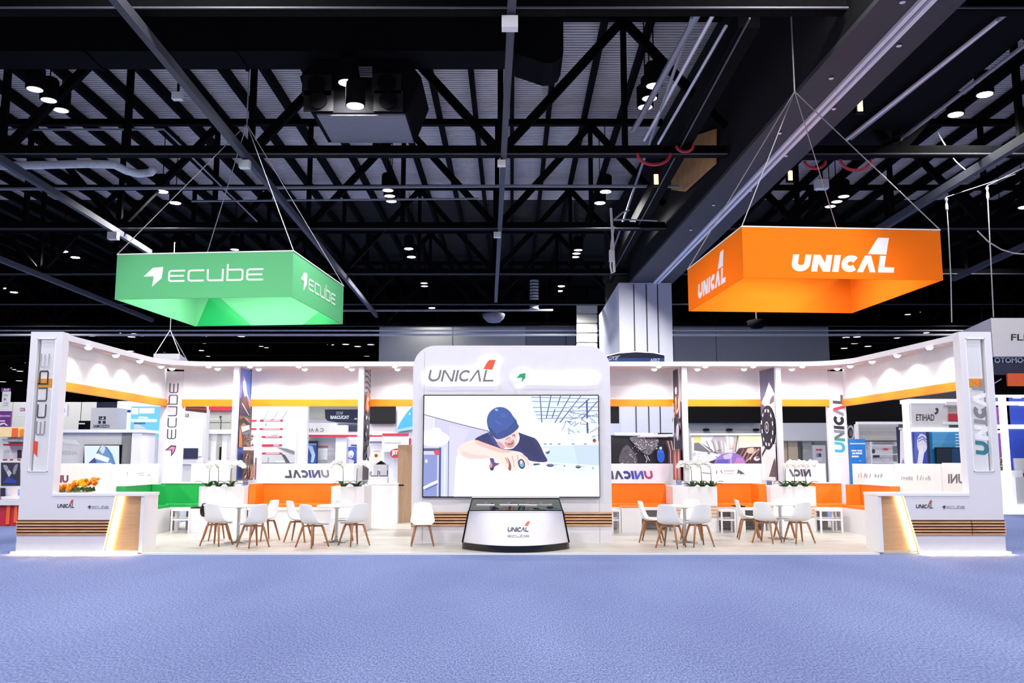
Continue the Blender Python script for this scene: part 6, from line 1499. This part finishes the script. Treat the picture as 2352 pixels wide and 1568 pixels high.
artp(t, Y, lambda a: (a.text('ETIHAD',2104,951,2146,966,(66,62,66)), a.blob([(2148,938),(2154,937),(2155,946),(2149,952),(2146,948),(2151,945)],(56,54,60))), 'lettering')
pb('window_frame', 'white_lam', t, 2174, 922, 2240, 930, Y-.12, .1); pb('window_back', 'partition_grey', t, 2176, 930, 2240, 952, Y+.1, .05); pb('seat', 'crimson', t, 2182, 950, 2240, 965, Y-.1, .25); pb('ledge', 'white_matte', t, 2170, 968, 2240, 974, Y-.12, .2)
t = stand('figure_poster', 'blue poster of a veiled figure on the stand behind the right counter', 'poster', 2115, Y+.4); pb('board', 'royal_blue', t, 2098, 989, 2132, 1068, Y+.4, .05, 0)
artp(t, Y+.4, lambda a: (a.rect(2100,991,2131,1066,(96,108,186)), a.blob([(2106,1016),(2110,1000),(2118,996),(2128,1004),(2130,1024),(2122,1040),(2110,1036)],(226,230,246)), a.line([(2108,1008),(2118,1002),(2128,1010)],2,(70,84,170)), a.line([(2108,1014),(2120,1008),(2128,1016)],1.6,(90,104,186)), a.blob([(2114,1018),(2119,1016),(2121,1028),(2117,1034),(2113,1028)],(244,226,226)), a.poly([(2106,1066),(2110,1034),(2118,1030),(2122,1040),(2118,1066)],(240,240,250)), a.poly([(2118,1066),(2124,1040),(2131,1030),(2131,1066)],(60,72,170))))
t = stand('white_poster', 'white poster with purple flowers in a dark frame left of the veiled figure poster', 'poster', 2078, Y+1.6); pb('board', 'navy', t, 2062, 980, 2096, 1068, Y+1.6, .06, 0); artp(t, Y+1.6, lambda a: (a.rect(2067,988,2096,1066,(250,250,252)), a.rect(2064,982,2094,987,(226,230,240)), a.poly([(2070,1066),(2074,1052),(2078,1066)],(170,150,200)), a.poly([(2080,1066),(2084,1044),(2090,1058),(2092,1066)],(110,90,170)), a.poly([(2090,1050),(2094,1046),(2094,1060)],(150,130,190))))
t = stand('blue_lounge_wall', 'large blue backlit wall with a dark screen, at the right behind the right counter', 'panel', 2180, Y+.45); pb('board', 'teal_blue', t, 2133, 989, 2240, 1070, Y+.42, .05, 0); pb('left_edge', 'navy', t, 2130, 989, 2136, 1070, Y+.38, .05, 0)
artp(t, Y+.42, lambda a: (a.poly([(2140,990),(2215,993),(2212,1030),(2142,1030)],(64,150,200)), a.poly([(2140,990),(2180,991),(2160,1030),(2142,1030)],(84,160,206)), *[a.rect(2194,996+k*7,2206,999+k*7,(206,226,240)) for k in range(5)]))
t = stand('dark_screen', 'dark teal screen standing in front of the blue backlit wall', 'screen', 2180, Y+.3); t.location.z = P(2180,1070,Y=Y+.3).z
pb('panel', 'black_gloss', t, 2149, 1027, 2216, 1070, Y+.3, .05); artp(t, Y+.3, lambda a: (a.rect(2151,1029,2187,1068,(8,30,48)), a.rect(2187,1029,2214,1068,(12,62,102))), 'picture')
# --- large white neighbouring booth at the far right
Y = 27
t = stand('corner_booth', 'large white neighbouring booth with dark letters and navy sign band, at the right edge', 'stand', 2320, Y)
f0, f1, f2_ = P(2288,900,Y=Y), P(2420,900,Y=Y), P(2184,900,Y=Y+4.5); zt_ = P(2288,730,Y=Y).z; zb_ = P(2288,818,Y=Y).z
MB().ext([(f0.x,Y,zb_),(f1.x,Y,zb_),(f1.x,Y+5,zb_),(f2_.x,Y+4.5,zb_)], (0,0,zt_-zb_)).build('header', 'white_lam', t)
artp(t, Y, lambda a: (a.text('FLIL',2322,767,2372,782,(44,40,50)),), 'lettering')
pb('sign_band', 'navy', t, 2281, 818, 2430, 860, Y+.3, .15); artp(t, Y+.3, lambda a: (a.text('OTOMOC',2284,821,2362,833,(244,244,250)), a.line([(2284,880),(2300,870)],2,(200,200,206))), 'lettering')
pb('dark_recess', 'black_matte', t, 2270, 858, 2430, 906, Y+.8, .1); pb('orange_panel', 'sign_orange', t, 2315, 857, 2430, 886, Y+.25, .08)
t = stand('lit_frame_stand', 'white glowing frame with blue panels at the right edge', 'stand', 2320, Y+1)
Yq = Y+1
for (a0,b0,c0,d0) in ((2284,903,2420,912),(2284,922,2420,930),(2284,975,2420,984),(2284,988,2306,994)): pb('frame_bar', 'led_white', t, a0,b0,c0,d0,Yq,.08)
for (a0,b0,c0,d0) in ((2306,900,2319,1160),): pb('frame_post', 'led_white', t, a0,b0,c0,d0,Yq-.05,.14)
pb('blue_panel', 'royal_blue', t, 2320, 908, 2420, 975, Yq+.3, .05); pb('blue_panel', 'royal_blue', t, 2322, 984, 2420, 1160, Yq+.3, .05, 0); pb('blue_panel', 'royal_blue', t, 2286, 912, 2306, 925, Yq+.3, .05)
pb('crimson_panel', 'purple', t, 2288, 934, 2306, 975, Yq+.3, .05); pb('rose_panel', 'purple', t, 2290, 994, 2306, 1050, Yq+.3, .05); pb('white_base', 'white_lam', t, 2298, 1080, 2352, 1164, Yq+.1, .15, 0); pb('grey_slot', 'partition_grey', t, 2312, 1098, 2320, 1160, Yq+.06, .03)
pb('base_panel', 'pale_grey', t, 2334, 1095, 2430, 1160, Yq+.05, .15, 0); pb('ledge', 'pale_grey', t, 2332, 1052, 2430, 1086, Yq+.2, .1); pb('plinth', 'led_white', t, 2296, 1160, 2430, 1172, Yq+.0, .1, 0)
artp(t, Yq+.3, lambda a: (a.rect(2326,912,2346,915,(230,236,246)), a.rect(2340,929,2352,932,(230,236,246))), 'mark')
t = stand('small_goods', 'shelf of small brown goods in the gap beside the right tower', 'shelf', 2300, Yq+.15); t.location.z = P(2300,1085,Y=Yq+.15).z
pb('shelf_board', 'white_matte', t, 2292, 1085, 2310, 1090, Yq+.15, .14); artp(t, Yq+.28, lambda a: [a.ell(2296+3*(k%4), 1052+6*(k//4), 1.8, 2.6, [(96,70,64),(170,150,140),(60,50,50)][k%3]) for k in range(20)], 'goods_print')
# hoist cables at the right
for i, (pts, lab) in enumerate([([(2186,740),(2184,640),(2178,520),(2174,466)],'hoist cable just right of the orange sign'),([(2282,728),(2276,600),(2268,440)],'hoist cable with hook at the right above the white neighbouring booth')]):
    t = thing('hoist_cable', lab, 'cable', tuple(P(*pts[0],Y=29)), group='hoist cables at the right')
    MB().tube([P(x,y,Y=29) for x,y in pts], .022, 5).build('cable', 'cable_grey', t)
    c = P(*pts[-1],Y=29); MB().lathe([(.015,-.3),(.05,-.22),(.05,-.08),(.025,.02),(.06,.12),(.015,.2)],8,c).build('hook_block','cable_grey',t)
    MB().tube([c+Vector((0,0,.2)), P(2352+ (0 if i else -20), 385 if i else 400, Y=29)], .014, 5).build('sling', 'cable_grey', t)
t = thing('loose_cable', 'loose curved grey cable hanging below the lit lamps at the right', 'cable', tuple(P(2260,430,Y=29)))
MB().tube([P(x,y,Y=29) for x,y in smooth_pts([(2158,305),(2172,335),(2195,370),(2230,400),(2265,428)],3)[:-6]], .025, 5).build('cable', 'cable_grey', t)
t = thing('loose_cable', 'loose curved grey cable at the right edge level with the orange sign', 'cable', tuple(P(2300,570,Y=29)))
MB().tube([P(x,y,Y=29) for x,y in [(2245,530),(2270,555),(2300,573),(2330,582),(2360,584)]], .025, 5).build('cable', 'cable_grey', t)
# ================================================================== light
w = bpy.data.worlds.new('hall_air'); scene.world = w; w.use_nodes = True
w.node_tree.nodes['Background'].inputs['Color'].default_value = (.97,.95,1.0,1); w.node_tree.nodes['Background'].inputs['Strength'].default_value = WORLD
def spot(name, loc, aim, power, ang, blend=.6, rad=.2, col=(1,.97,.93), parent=None):
    d = bpy.data.lights.new(name, 'SPOT'); d.energy = power; d.spot_size = math.radians(ang); d.spot_blend = blend; d.shadow_soft_size = rad; d.color = col
    o = bpy.data.objects.new(name, d); COL.objects.link(o)
    v = Vector(aim)-Vector(loc); o.rotation_euler = v.to_track_quat('-Z','Y').to_euler()
    if parent is not None: o.parent = parent; o.location = Vector(loc)-parent.location
    else: o.location = loc
    return o
# hall lamps: the lit ones in view
for c in LIT:
    if c.y > 75: continue
    spot('hall_lamp_light', (c.x, c.y, c.z-.06), (c.x, c.y, 0), HALL*(1 if c.y < 30 else 2.2 if c.y < 50 else 3.0 if c.y < 60 else .2), 150, .5, .3, (1,.97,.94))
# the same lamp rows continuing over and behind the viewer
for yy in (-6, 6, 14):
    for xx in (-19, -6.5, 6.5, 19):
        spot('hall_lamp_light', (xx, yy, ZL-.06), (xx, yy+(3 if yy > 0 else 5), 0), HALL, 150, .5, .3, (1,.97,.94))
for t, c in dl:
    if abs(c.x) > 7.9 and c.y < 21.3: aim = (math.copysign(8.62, c.x), c.y, 1.6)
    else: aim = (c.x, 22.3, 1.0)
    spot('downlight_lamp', (c.x, c.y, ZS-.09), aim, DOWN, 130, .8, .05, (1,.96,.94), t)
for t, W, H in SIGNS:
    d = bpy.data.lights.new('sign_fill', 'AREA'); d.shape = 'RECTANGLE'; d.size = 3.2; d.size_y = 3.2; d.energy = SIGNW; d.color = (1,.97,.93)  # added fill lamp, brightens the inner faces of the sign
    o = bpy.data.objects.new('sign_fill', d); COL.objects.link(o); o.parent = t; o.location = (W/2, W/2, H-.14)
vs = scene.view_settings; scene.display_settings.display_device = 'sRGB'
vs.view_transform = 'Standard'; vs.look = 'None'; vs.gamma = 1; vs.use_curve_mapping = False; vs.exposure = EXPO
cy = scene.cycles; cy.max_bounces = 6; cy.diffuse_bounces = 4; cy.glossy_bounces = 3; cy.transparent_max_bounces = 12; cy.caustics_reflective = False; cy.caustics_refractive = False; cy.sample_clamp_indirect = 6.0
